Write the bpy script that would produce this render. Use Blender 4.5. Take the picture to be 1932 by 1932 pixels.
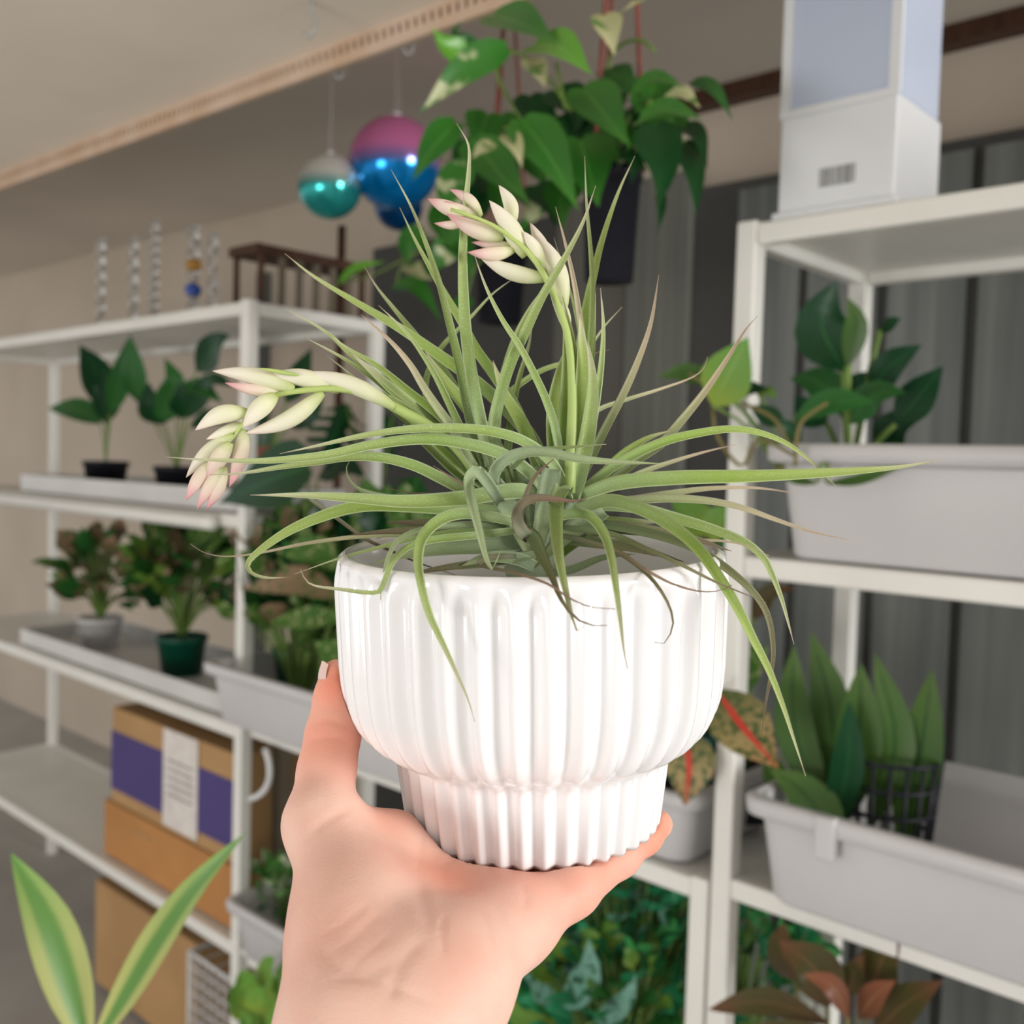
import bpy, bmesh, math, random
import numpy as np
from mathutils import Vector, Matrix, noise
random.seed(7)
for o in list(bpy.data.objects): bpy.data.objects.remove(o)
SC = bpy.context.scene
COL = SC.collection
# ------------------------------------------------------------ camera
FP = 1900.0
pit, rol = math.radians(2.9), math.radians(1.66)
CAM = Vector((0, 0, 1.45))
fw = Vector((0, math.cos(pit), -math.sin(pit)))
r0 = Vector((1, 0, 0)); u0 = Vector((0, math.sin(pit), math.cos(pit)))
rt = math.cos(rol)*r0 + math.sin(rol)*u0
up = -math.sin(rol)*r0 + math.cos(rol)*u0
cd = bpy.data.cameras.new('camera'); cam = bpy.data.objects.new('camera', cd); COL.objects.link(cam)
M = Matrix((rt, up, -fw)).transposed().to_4x4(); M.translation = CAM
cam.matrix_world = M
cd.sensor_width = 36; cd.lens = FP/1932*36; cd.clip_start = .02
cd.dof.use_dof = True; cd.dof.focus_distance = .372; cd.dof.aperture_fstop = 10.5
SC.camera = cam
SC.view_settings.view_transform = 'Standard'; SC.view_settings.look = 'None'
SC.view_settings.exposure = 0.14; SC.view_settings.gamma = 1; SC.view_settings.use_curve_mapping = False
# ------------------------------------------------------------ world + daylight
w = bpy.data.worlds.new('world'); SC.world = w; w.use_nodes = True
bg = w.node_tree.nodes['Background']; bg.inputs[0].default_value = (1.0, .98, .965, 1); bg.inputs[1].default_value = .72
def area(name, loc, tgt, sx, sy, power, col):
    l = bpy.data.lights.new(name, 'AREA'); l.shape = 'RECTANGLE'; l.size = sx; l.size_y = sy; l.energy = power; l.color = col
    o = bpy.data.objects.new(name, l); COL.objects.link(o); o.location = loc
    o.rotation_euler = (Vector(tgt)-Vector(loc)).to_track_quat('-Z', 'Y').to_euler(); return o
area('window_daylight', (4.6, -1.5, 1.75), (.0, .8, 1.3), 2.2, 1.5, 300, (1, .99, .985))
area('side_window_soffit_fill', (-2.6, -1.9, .75), (-.6, 1.5, 2.1), 1.4, .9, 52, (1, .97, .93))  # left window light, set low and aimed up as added fill for the soffit
# ------------------------------------------------------------ pixel <-> place
def ray(x, y): return fw + rt*((x-966)/FP) - up*((y-966)/FP)
def P(x, y, d): return CAM + ray(x, y)*d
def proj(q):
    q = q-CAM; d = q.dot(fw); return (966+FP*q.dot(rt)/d, 966-FP*q.dot(up)/d, d)
Z = Vector((0, 0, 1))
p0 = P(455, 870, 2.1); p0.z = 0
pr = P(1382, 870, 1.32); pr.z = 0
A_ = (pr-p0).normalized()          # along the shelves, towards the right
V_ = Vector((-A_.y, A_.x, 0))      # away, towards the back wall
LEN = (pr-p0).length
def W(s, o, z): return p0 + A_*s + V_*o + Z*z
def on(x, y, off=0.0):
    R = ray(x, y); q = p0+V_*off-CAM
    return CAM + R*(q.dot(V_)/R.dot(V_))
def sz(x, y, off=0.0):
    q = on(x, y, off); return (q-p0).dot(A_), q.z
# ------------------------------------------------------------ materials
def mat(name, col, rough=.5, spec=.5, metal=0, trans=0, col2=None, scale=20, bump=0, bscale=80, sss=0, coat=0, ior=1.45, alpha=1, detail=3, lo=.35, hi=.65, stretch=None):
    m = bpy.data.materials.new(name); m.use_nodes = True; nt = m.node_tree; b = nt.nodes['Principled BSDF']
    b.inputs['Base Color'].default_value = (*col, 1); b.inputs['Roughness'].default_value = rough
    b.inputs['Specular IOR Level'].default_value = spec; b.inputs['Metallic'].default_value = metal
    b.inputs['Transmission Weight'].default_value = trans; b.inputs['IOR'].default_value = ior
    b.inputs['Coat Weight'].default_value = coat; b.inputs['Coat Roughness'].default_value = .05
    b.inputs['Alpha'].default_value = alpha
    if sss: b.inputs['Subsurface Weight'].default_value = sss; b.inputs['Subsurface Radius'].default_value = (.012, .005, .0025); b.inputs['Subsurface Scale'].default_value = 1
    tc = nt.nodes.new('ShaderNodeTexCoord'); mp = nt.nodes.new('ShaderNodeMapping'); nt.links.new(tc.outputs['Object'], mp.inputs[0])
    if stretch: mp.inputs['Scale'].default_value = stretch
    n = nt.nodes.new('ShaderNodeTexNoise'); n.inputs['Scale'].default_value = scale; n.inputs['Detail'].default_value = detail
    nt.links.new(mp.outputs[0], n.inputs['Vector'])
    r = nt.nodes.new('ShaderNodeValToRGB'); c2 = col2 or tuple(c*.88 for c in col)
    r.color_ramp.elements[0].position = lo; r.color_ramp.elements[1].position = hi
    r.color_ramp.elements[0].color = (*c2, 1); r.color_ramp.elements[1].color = (*col, 1)
    nt.links.new(n.outputs['Fac'], r.inputs[0]); nt.links.new(r.outputs[0], b.inputs['Base Color'])
    if bump:
        n2 = nt.nodes.new('ShaderNodeTexNoise'); n2.inputs['Scale'].default_value = bscale; nt.links.new(mp.outputs[0], n2.inputs['Vector'])
        bp = nt.nodes.new('ShaderNodeBump'); bp.inputs['Strength'].default_value = bump; bp.inputs['Distance'].default_value = .001
        nt.links.new(n2.outputs['Fac'], bp.inputs['Height']); nt.links.new(bp.outputs[0], b.inputs['Normal'])
    return m
def leafmat(name, stops, vein=None, veinw=.1, edge=None, spots=None, spotscale=60, spotlo=.52, rough=.4, transl=.15, spec=.4):
    """colour runs along the leaf (v), with midrib / margin / blotches as real pigment"""
    m = bpy.data.materials.new(name); m.use_nodes = True; nt = m.node_tree; L = nt.links; b = nt.nodes['Principled BSDF']
    b.inputs['Roughness'].default_value = rough; b.inputs['Specular IOR Level'].default_value = spec
    uv = nt.nodes.new('ShaderNodeUVMap'); sp = nt.nodes.new('ShaderNodeSeparateXYZ'); L.new(uv.outputs[0], sp.inputs[0])
    rp = nt.nodes.new('ShaderNodeValToRGB'); L.new(sp.outputs['Y'], rp.inputs[0])
    els = rp.color_ramp.elements
    while len(els) < len(stops): els.new(.5)
    for e, (q, c) in zip(els, stops): e.position = q; e.color = (*c, 1)
    cur = rp.outputs[0]
    def mix(fac, col, cur):
        mx = nt.nodes.new('ShaderNodeMix'); mx.data_type = 'RGBA'; L.new(fac, mx.inputs['Factor']); L.new(cur, mx.inputs['A']); mx.inputs['B'].default_value = (*col, 1); return mx.outputs['Result']
    au = nt.nodes.new('ShaderNodeMath'); au.operation = 'MULTIPLY_ADD'; au.inputs[1].default_value = 2; au.inputs[2].default_value = -1; L.new(sp.outputs['X'], au.inputs[0])
    ab = nt.nodes.new('ShaderNodeMath'); ab.operation = 'ABSOLUTE'; L.new(au.outputs[0], ab.inputs[0])
    def ms(a, bb, inv=False):
        k = nt.nodes.new('ShaderNodeMapRange'); k.interpolation_type = 'SMOOTHSTEP'; L.new(ab.outputs[0], k.inputs[0]); k.inputs[1].default_value = a; k.inputs[2].default_value = bb
        k.inputs[3].default_value = 1 if inv else 0; k.inputs[4].default_value = 0 if inv else 1; return k.outputs[0]
    if spots:
        tc = nt.nodes.new('ShaderNodeTexCoord'); n = nt.nodes.new('ShaderNodeTexNoise'); n.inputs['Scale'].default_value = spotscale; n.inputs['Detail'].default_value = 3
        L.new(tc.outputs['Object'], n.inputs['Vector'])
        k = nt.nodes.new('ShaderNodeMapRange'); L.new(n.outputs['Fac'], k.inputs[0]); k.inputs[1].default_value = spotlo; k.inputs[2].default_value = spotlo+.07
        cur = mix(k.outputs[0], spots, cur)
    if vein: cur = mix(ms(veinw*.4, veinw, True), vein, cur)
    if edge: cur = mix(ms(.72, .98), edge, cur)
    L.new(cur, b.inputs['Base Color'])
    if transl:
        t = nt.nodes.new('ShaderNodeBsdfTranslucent'); L.new(cur, t.inputs[0]); mx = nt.nodes.new('ShaderNodeMixShader'); mx.inputs[0].default_value = transl
        L.new(b.outputs[0], mx.inputs[1]); L.new(t.outputs[0], mx.inputs[2]); L.new(mx.outputs[0], nt.nodes['Material Output'].inputs[0])
    return m
m_white = mat('white_powder_coated_metal', (.80, .79, .74), .4, .5, col2=(.75, .74, .69), scale=6)
m_pot = mat('glossy_white_ceramic', (.86, .855, .86), .12, .6, col2=(.84, .835, .84), scale=4, coat=.6)
m_bin = mat('frosted_white_plastic', (.60, .59, .59), .35, .4, col2=(.56, .55, .55), scale=5)
m_tray = mat('white_plastic_tray', (.66, .66, .64), .4, .4, scale=5)
m_black = mat('black_nursery_plastic', (.008, .009, .014), .45, .3, col2=(.012, .012, .018), scale=9)
m_green = mat('dark_green_plastic', (.0, .07, .04), .35, .4, scale=9)
m_teal = mat('dark_teal_plastic', (.0, .05, .045), .35, .4, scale=9)
m_terra = mat('terracotta_plastic', (.5, .13, .08), .5, .3, scale=9)
m_soil = mat('dark_soil', (.03, .02, .012), .9, .1, scale=90, bump=.6)
m_wall = mat('beige_painted_wall', (.60, .52, .43), .8, .2, col2=(.55, .475, .39), scale=2)
m_ceil = mat('shade_toned_white_ceiling', (.62, .56, .48), .85, .15, col2=(.57, .51, .44), scale=1.5)  # white-painted ceiling; its shade is put into this darker, brownish base colour
m_soffit = mat('cream_soffit', (.86, .78, .67), .8, .2, col2=(.80, .71, .60), scale=2.2)
m_rail = mat('aged_timber_track', (.54, .38, .26), .6, .3, col2=(.60, .46, .36), scale=14)
m_brown = mat('dark_brown_wood', (.075, .035, .02), .5, .3, col2=(.05, .022, .012), scale=12, stretch=(1, 8, 1))
m_floor = mat('concrete_floor', (.40, .38, .35), .7, .3, scale=4)
m_door = mat('grey_door_frame', (.085, .085, .08), .5, .3, scale=3)
m_pan = mat('grey_green_door_panel', (.21, .215, .185), .5, .3, col2=(.16, .165, .145), scale=3, stretch=(6, 6, .2))
m_glass = mat('pale_frosted_pane', (.22, .235, .22), .35, .4, col2=(.13, .145, .14), scale=5, stretch=(5, 5, .15))
m_card = mat('brown_cardboard', (.46, .28, .13), .8, .2, col2=(.40, .24, .11), scale=5)
m_card2 = mat('orange_brown_cardboard', (.50, .24, .085), .7, .2, col2=(.42, .2, .07), scale=4)
m_purple = mat('purple_print', (.085, .065, .20), .7, .2, scale=5)
m_label = mat('white_paper_label', (.74, .70, .66), .6, .3, col2=(.66, .6, .56), scale=30)
m_ink = mat('grey_ink', (.30, .30, .28), .7, .2)
m_wire = mat('white_coated_wire', (.72, .72, .72), .4, .4)
m_mesh = mat('brown_grey_mesh', (.15, .125, .09), .7, .2)
m_clear = mat('clear_glass', (.93, .96, .97), .03, .5, trans=.92, ior=1.45, col2=(.9, .93, .94))
m_hook = mat('clear_plastic_hook', (.6, .6, .58), .2, .5, trans=.5)
m_hang = mat('red_brown_hanger_plastic', (.22, .055, .04), .5, .3)
m_stem = mat('brown_green_stem', (.20, .17, .06), .6, .3, scale=40)
m_gstem = mat('green_stem', (.16, .26, .06), .5, .3, scale=40)
m_acryl = mat('frosted_blue_acrylic', (.52, .58, .72), .25, .5, col2=(.48, .55, .68), scale=2)
m_acrylw = mat('white_carton_panel', (.80, .82, .84), .3, .4, scale=3)
m_amber = mat('amber_highlight_glass', (.8, .42, .08), .1, .5, trans=.6)
m_blueg = mat('blue_highlight_glass', (.05, .14, .6), .1, .5, trans=.4)
# ------------------------------------------------------------ object helpers
def obj(name, V, Fc, m, parent=None, uv=None, smooth=True):
    me = bpy.data.meshes.new(name); me.from_pydata([tuple(v) for v in V], [], Fc); me.update()
    if m: me.materials.append(m)
    if uv:
        l = me.uv_layers.new(name='UVMap')
        for lp in me.loops: l.data[lp.index].uv = uv[lp.vertex_index]
    if smooth: me.polygons.foreach_set('use_smooth', [True]*len(me.polygons))
    o = bpy.data.objects.new(name, me); COL.objects.link(o)
    if parent: o.parent = parent; o.matrix_parent_inverse = parent.matrix_world.inverted() if False else Matrix.Translation(-parent.location)
    return o
def tag(o, label=None, cat=None, group=None, kind=None):
    if label: o['label'] = label
    if cat: o['category'] = cat
    if group: o['group'] = group
    if kind: o['kind'] = kind
    return o
def thing(name, loc, label, cat, group=None):
    o = bpy.data.objects.new(name, None); COL.objects.link(o); o.location = loc; o.empty_display_size = .02
    return tag(o, label, cat, group)
class MB:
    def __init__(s): s.v = []; s.f = []
    def add(s, V, Fc):
        n = len(s.v); s.v += [Vector(v) for v in V]; s.f += [tuple(i+n for i in f) for f in Fc]; return s
    def hexa(s, c, ex, ey, ez):     # centre and three half-axis vectors
        V = [c+ex*a+ey*b+ez*d for a in (-1, 1) for b in (-1, 1) for d in (-1, 1)]
        return s.add(V, [(0, 1, 3, 2), (4, 6, 7, 5), (0, 4, 5, 1), (2, 3, 7, 6), (0, 2, 6, 4), (1, 5, 7, 3)])
    def box(s, s0, s1, o0, o1, z0, z1):   # in shelf coordinates
        return s.hexa(W((s0+s1)/2, (o0+o1)/2, (z0+z1)/2), A_*(s1-s0)/2, V_*(o1-o0)/2, Z*(z1-z0)/2)
    def tube(s, pts, r, n=8, closed=False):
        pts = [Vector(p) for p in pts]; N = len(pts); R = r if isinstance(r, (list, tuple)) else [r]*N
        V = []; Fc = []; prev = None
        for i, p in enumerate(pts):
            t = (pts[(i+1) % N if closed else min(i+1, N-1)]-pts[(i-1) % N if closed else max(i-1, 0)]).normalized()
            if prev is None: prev = t.orthogonal().normalized()
            prev = (prev-t*prev.dot(t)).normalized(); b = t.cross(prev)
            for k in range(n): a = 2*math.pi*k/n; V.append(p+(prev*math.cos(a)+b*math.sin(a))*R[i])
        for i in range(N if closed else N-1):
            for k in range(n): j = (i+1) % N; Fc.append((i*n+k, i*n+(k+1) % n, j*n+(k+1) % n, j*n+k))
        if not closed: Fc += [tuple(range(n))[::-1], tuple(range((N-1)*n, N*n))]
        return s.add(V, Fc)
    def lathe(s, c, prof, n=32, ax=None):
        ax = (ax or Z).normalized(); e = ax.orthogonal().normalized(); g = ax.cross(e); V = []; Fc = []
        for r, h in prof:
            for k in range(n): a = 2*math.pi*k/n; V.append(c+ax*h+(e*math.cos(a)+g*math.sin(a))*r)
        for i in range(len(prof)-1):
            for k in range(n): Fc.append((i*n+k, i*n+(k+1) % n, (i+1)*n+(k+1) % n, (i+1)*n+k))
        Fc += [tuple(range(n))[::-1], tuple(range((len(prof)-1)*n, len(prof)*n))]
        return s.add(V, Fc)
    def build(s, name, m, parent=None, bevel=0, smooth=None):
        o = obj(name, s.v, s.f, m, parent, smooth=(bevel == 0) if smooth is None else smooth)
        if bevel:
            b = o.modifiers.new('bevel', 'BEVEL'); b.width = bevel; b.segments = 3; b.limit_method = 'ANGLE'
            o.data.polygons.foreach_set('use_smooth', [True]*len(o.data.polygons)); o.modifiers.new('wn', 'WEIGHTED_NORMAL')
        return o
def cr(pts, n):
    """Catmull-Rom through points (Vectors), n samples, chord-length spaced"""
    P_ = [Vector(p) for p in pts]; 
    if len(P_) == 2: return [P_[0].lerp(P_[1], i/(n-1)) for i in range(n)]
    out = []; L = [0]
    for i in range(len(P_)-1): L.append(L[-1]+max(1e-9, (P_[i+1]-P_[i]).length))
    for q in range(n):
        t = L[-1]*q/(n-1); i = 0
        while i < len(P_)-2 and L[i+1] < t: i += 1
        h = L[i+1]-L[i]; x = (t-L[i])/h
        def tan(j):
            if j == 0: return (P_[1]-P_[0])/(L[1]-L[0])
            if j == len(P_)-1: return (P_[-1]-P_[-2])/(L[-1]-L[-2])
            return (P_[j+1]-P_[j-1])/(L[j+1]-L[j-1])
        a, b, c, d = 2*x**3-3*x**2+1, x**3-2*x**2+x, -2*x**3+3*x**2, x**3-x**2
        out.append(a*P_[i]+b*h*tan(i)+c*P_[i+1]+d*h*tan(i+1))
    return out
def interp(vals, t):
    k = t*(len(vals)-1); i = min(int(k), len(vals)-2); return vals[i]+(vals[i+1]-vals[i])*(k-i)
# ============================================================ SETTING
def struct(o): o['kind'] = 'structure'; return o
struct(MB().hexa(W(.3, 1.13, 1.2), A_*6, V_*.03, Z*1.2).build('wall_back', m_wall, smooth=False))
struct(MB().hexa(W(.3, -1.2, -.02), A_*6, V_*2.4, Z*.02).build('floor', m_floor, smooth=False))
struct(MB().hexa(W(.3, .2, 2.43), A_*6, V_*1.0, Z*.03).build('ceiling', m_ceil, smooth=False))
# lower cream soffit above the camera, its far edge carries the slotted hanging track
def onz(x, y, z): R = ray(x, y); return CAM+R*((z-CAM.z)/R.z)
e0, e1 = onz(242, 238, 2.1), onz(900, -14, 2.1)
ed = (e1-e0).normalized(); en = Vector((-ed.y, ed.x, 0))
if en.y < 0: en = -en
sc = (e0+e1)/2
struct(MB().hexa(sc-en*.85+Z*.03-ed*.4, ed*2.6, en*.85, Z*.03).build('trim_1', m_soffit, smooth=False))
struct(MB().hexa(sc+en*.02+Z*.15-ed*.4, ed*2.6, en*.02, Z*.15).build('trim_2', m_wall, smooth=False))
tr = thing('hanging_track', e0, 'long slotted timber-coloured hanging track along the edge of the cream soffit', 'track')
b = MB(); b.hexa(sc-en*.006-Z*.030-ed*.4, ed*2.6, en*.005, Z*.008); b.hexa(sc-en*.006-Z*.004-ed*.4, ed*2.6, en*.005, Z*.004); b.build('rail', m_rail, tr, smooth=False)
b = MB()
for k in range(-130, 90): b.hexa(sc-en*.006-Z*.015+ed*(k*.017), ed*.0055, en*.004, Z*.009)
b.build('slot_teeth', m_rail, tr, smooth=False)
struct(MB().hexa(W(2.0, 1.075, 2.385), A_*2.4, V_*.03, Z*.025).build('trim_3', m_brown, smooth=False))
# sliding door frame and its panels on the back wall
def topz(x, y, off): return sz(x, y, off)
s0, z0 = sz(706, 462, 1.06); s1, z1 = sz(1345, 362, 1.06); s2, _ = sz(1060, 500, 1.06); s3, _ = sz(1310, 500, 1.06); s2b, _ = sz(1195, 500, 1.06)
zt = (z0+z1)/2
struct(MB().box(s0, s0+5.2, 1.055, 1.10, .0, zt).build('door_1', m_door, smooth=False))
m_pan2 = mat('panel_groove', (.15, .155, .135), .5, .3, scale=3)
def panel(nm, a, b_, m):
    struct(MB().box(a, b_, 1.035, 1.053, .06, zt+.02).build(nm, m, smooth=False))
panel('door_2', s2, s2b-.008, mat('grey_olive_panel', (.15, .145, .125), .5, .3, scale=3, stretch=(6, 6, .2)))
struct(MB().box(s2b, s3, 1.030, 1.053, .06, 2.2).build('door_3', m_pan, smooth=False))
for k in range(5): struct(MB().box(s2b+(k+.5)*(s3-s2b)/5-.002, s2b+(k+.5)*(s3-s2b)/5+.002, 1.0265, 1.0295, .06, 2.2).build('trim_%d' % (4+k), m_pan2, smooth=False))
a, _ = sz(1400, 500, 1.06)
for k in range(9):
    struct(MB().box(a+k*.19, a+k*.19+.165, 1.035, 1.053, .06, zt-.03).build('window_%d' % (k+1), m_glass, smooth=False))
s_, _ = sz(502, 400, 1.08); struct(MB().box(s_-.015, s_+.015, 1.05, 1.098, .3, 2.15).build('trim_9', m_door, smooth=False))
# ============================================================ SHELVING
PW = .029
LV = [1.765, 1.32, .872, .40]
def shelf_unit(label, s0, s1, levels, depth=.37, left=True, group='white metal shelving units'):
    t = thing('shelving_unit', W((s0+s1)/2, depth/2, 0), label, 'shelving', group)
    zt = levels[0]+.004
    for (s, o) in ((s0, 0), (s1-PW, 0), (s0, depth-PW), (s1-PW, depth-PW)):
        if s == s0 and not left: continue
        MB().box(s, s+PW, o, o+PW, 0, zt).build('post', m_white, t, bevel=.004)
    for z in levels:
        MB().box(s0+.004, s1-.004, .004, depth-.004, z-.012, z-.002).build('shelf', m_white, t, smooth=False)
        b = MB()
        b.box(s0+PW, s1-PW, .002, .026, z-.028, z); b.box(s0+PW, s1-PW, depth-.026, depth-.002, z-.028, z)
        b.box(s0+.002, s0+.026, PW, depth-PW, z-.028, z); b.box(s1-.026, s1-.002, PW, depth-PW, z-.028, z)
        b.build('shelf_rail', m_white, t, bevel=.004)
    return t
shelf_unit('tall white metal shelving unit at left behind the cream flower spike', -1.75, .015+.0, LV)
shelf_unit('tall white metal shelving unit at right under the barcode carton', LEN-.008, LEN+1.02, [1.765, 1.335, .905, .40])
shelf_unit('low white metal shelving unit between the two tall ones, behind the hand', .018, LEN-.012, [.888, .40], left=False)
# ============================================================ BINS, BOXES, THINGS ON SHELVES
def tub(label, s0, s1, o0, o1, z0, h, group='pale plastic tubs', clip=None):
    t = thing('plastic_tub', W((s0+s1)/2, (o0+o1)/2, z0), label, 'tub', group)
    def ring(ins, z, r=.03, n=5):
        pts = []
        for (cx, cy, a0) in ((s1-ins-r, o1-ins-r, 0), (s0+ins+r, o1-ins-r, 90), (s0+ins+r, o0+ins+r, 180), (s1-ins-r, o0+ins+r, 270)):
            for k in range(n+1):
                a = math.radians(a0+90*k/n); pts.append(W(cx+r*math.cos(a), cy+r*math.sin(a), z))
        return pts
    rings = [ring(.022, z0+.001), ring(.018, z0+.006), ring(.006, z0+h-.03), ring(.004, z0+h-.002), ring(.008, z0+h-.002), ring(.011, z0+h-.03), ring(.024, z0+.01)]
    n = len(rings[0]); Vv = sum(rings, []); Fc = []
    for i in range(len(rings)-1):
        for k in range(n): Fc.append((i*n+k, i*n+(k+1) % n, (i+1)*n+(k+1) % n, (i+1)*n+k))
    Fc += [tuple(range(n))[::-1], tuple(range((len(rings)-1)*n, len(rings)*n))]
    obj('tub_body', Vv, Fc, m_bin, t)
    rr = [ring(.000, z0+h-.026), ring(-.009, z0+h-.022), ring(-.011, z0+h-.004), ring(-.006, z0+h), ring(.004, z0+h)]
    n = len(rr[0]); Vv = sum(rr, []); Fc = []
    for i in range(5):
        j = (i+1) % 5
        for k in range(n): Fc.append((i*n+k, i*n+(k+1) % n, j*n+(k+1) % n, j*n+k))
    obj('rim', Vv, Fc, m_bin, t)
    if clip is not None: MB().box(clip-.013, clip+.013, o0-.016, o0-.0, z0+h-.05, z0+h+.002).build('handle_clip', m_bin, t, bevel=.004)
    return t
s_a, _ = sz(1446, 1040, -.01); tub('grey-white plastic tub on the right unit under trailing vine', s_a, s_a+.62, -.012, .30, 1.337, .145)
s_b, _ = sz(1432, 1640, -.03); tub('large white plastic tub with a handle clip, at lower right', s_b-.01, s_b+.62, -.045, .29, .907, .135, clip=sz(1562, 1560, -.05)[0])
s_c, _ = sz(425, 1380, -.03); s_d, _ = sz(812, 1500, -.03)
tub('white plastic tub of mottled plants, behind the thumb', s_c-.03, s_d, -.06, .25, .891, .125)
s_e, _ = sz(1140, 1600, 0); s_f, _ = sz(1322, 1600, 0)
tub('white plastic tub behind the finger tip, right of the pot base', s_e-.15, s_f-.02, -.0, .30, .891, .11)
s_g, _ = sz(470, 1830, 0); tub('low white plastic tub left of the wrist', s_g-.03, s_g+.46, -.035, .22, .403, .12)
# drip trays
def tray(label, s0, s1, o0, o1, z, h):
    b = MB(); b.box(s0, s1, o0, o1, z, z+.006); b.box(s0, s1, o0, o0+.006, z, z+h); b.box(s0, s1, o1-.006, o1, z, z+h); b.box(s0, s0+.006, o0, o1, z, z+h); b.box(s1-.006, s1, o0, o1, z, z+h)
    return tag(b.build('drip_tray', m_tray, bevel=.002), label, 'tray', 'drip trays on the left unit')
tray('white drip tray under the black pot on the left unit', -1.2, -.06, .03, .32, 1.321, .05)
tray('long white drip tray below the green pot on the left unit', -1.2, -.06, .03, .32, .873, .045)
tag(MB().tube([W(-1.75, -.018, 1.300), W(-.10, -.018, 1.300), W(-.075, -.018, 1.300)], .0165, 12).build('round_bar', m_white), 'round white bar along the front of the left unit, below the upper drip tray', 'bar')
# cardboard boxes
def carton(name, label, s0, s1, o0, o1, z0, z1, m, group=None):
    t = thing(name, W((s0+s1)/2, (o0+o1)/2, z0), label, 'box', group); MB().box(s0, s1, o0, o1, z0, z1).build('carton_body', m, t, bevel=.003); return t
sA = -.04
z_hi = sz(330, 1345, .02)[1]; 
t = carton('cardboard_box', 'cardboard box with purple band and white shipping label on the left unit', -.62, sA, .03, .33, .55, .795, m_card, 'cardboard boxes on the left unit')
MB().box(-.62, sA+.0, .028, .0295, .585, .735).build('printed_band', m_purple, t, smooth=False)
la, lb = sz(303, 1450, .02)[0], sz(368, 1450, .02)[0]
MB().box(la, lb, .0262, .0275, .562, .795).build('paper_label', m_label, t, smooth=False)
b = MB()
for k in range(5): b.box(la+.02, lb-.02, .0250, .0258, .64+k*.02, .645+k*.02)
b.build('label_text', m_ink, t, smooth=False)
t = carton('cardboard_box', 'plain orange-brown cardboard box beneath the purple banded one', -.66, sA, .03, .33, .403, .545, m_card2, 'cardboard boxes on the left unit')
MB().box(-.5, -.42, .028, .0295, .50, .51).build('tape', m_card, t, smooth=False)
t = carton('cardboard_box', 'dark brown box below the plain orange-brown one, beside the wire basket', -.75, -.24, .05, .34, .02, .30, m_card, 'cardboard boxes on the left unit')
tag(MB().lathe(W(-.33, .12, .403-.40+.30), [(.045, 0), (.06, .09), (.055, .09), (.05, .05)], 24).build('black_pot', m_black), 'small black pot on the dark brown box, bottom left', 'pot')
# wire basket
t = thing('wire_basket', W(-.12, .1, .02), 'white wire basket at the bottom of the left unit', 'basket')
b = MB(); q0, q1, w0, w1, zb, zt2 = -.215, -.025, .02, .30, .02, .30
for z in (zb+.01, zt2): b.tube([W(q0, w0, z), W(q1, w0, z), W(q1, w1, z), W(q0, w1, z)], .006, 8, closed=True)
for (s, o) in ((q0, w0), (q1, w0), (q0, w1), (q1, w1)): b.tube([W(s, o, zb+.01), W(s, o, zt2)], .004, 6)
b.build('basket_frame', m_wire, t)
b = MB()
for k in range(8): z = zb+.04+k*.03; b.tube([W(q0, w0, z), W(q1, w0, z), W(q1, w1, z), W(q0, w1, z)], .0022, 6, closed=True)
for k in range(7): s = q0+(k+.5)*(q1-q0)/7; b.tube([W(s, w0, zt2), W(s, w0, zb+.01), W(s, w1, zb+.01), W(s, w1, zt2)], .0022, 6)
b.build('basket_wires', m_wire, t)
# mesh panel + s-hook behind the middle
a0, _ = sz(478, 1480, .33); a0, a1 = .035, sz(640, 1500, .12)[0]; a1, _ = sz(660, 1500, .33)
b = MB()
for k in range(46): b.box(a0, a1, .110, .114, .50+k*.008, .5035+k*.008)
for k in range(8): b.box(a0+k*(a1-a0)/7-.002, a0+k*(a1-a0)/7+.002, .1145, .1165, .50, .87)
tag(b.build('mesh_panel', m_mesh, smooth=False), 'brown-grey mesh panel hanging under the middle tub', 'panel')
hp = [on(x, y, -.03) for x, y in ((500, 1412), (508, 1440), (508, 1470), (498, 1492), (484, 1503), (470, 1508))]
tag(MB().tube(cr(hp, 16), .006, 8).build('curved_hook', m_wire), 'translucent white curved hook on the left post beside the mesh panel', 'hook')
# frosted display carton on the right unit
t = thing('display_carton', W(LEN+.3, .15, 1.767), 'tall frosted blue and white carton with a barcode, on top of the right unit', 'box')
sa, za = sz(1467, 392, .02); sb, _ = sz(1691, 350, .02)
sb = sa+(sb-sa)*.985
zm = sz(1475, 222, .02)[1]; zz = 1.7675
MB().box(sa-.006, sb+.006, .014, .166, zz, zz+.009).build('base_foot', m_acrylw, t, bevel=.003)
MB().box(sa, sb, .02, .16, zz+.0095, zm).build('lower_panel', m_acrylw, t, bevel=.003)
MB().box(sa+.003, sb-.003, .023, .157, zm+.001, zz+.40).build('upper_window', m_acryl, t, bevel=.003)
b = MB(); b.box(sa-.001, sa+.012, .0185, .024, zm, zz+.40); b.box(sb-.012, sb+.001, .0185, .024, zm, zz+.40); b.box(sa-.001, sb+.001, .0175, .0185, zm-.004, zm+.006); b.build('edge_strip', m_acrylw, t, smooth=False)
b = MB(); ba, _ = sz(1547, 330, .02); bb, _ = sz(1616, 330, .02); zc = sz(1580, 331, .02)[1]; x = ba; random.seed(3)
while x < bb:
    wd = random.choice((.0006, .001, .0016)); b.box(x, min(x+wd, bb), .0186, .0195, zc-.0115, zc+.0115); x += wd+random.choice((.0012, .0022))
b.build('barcode', m_ink, t, smooth=False)
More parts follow.
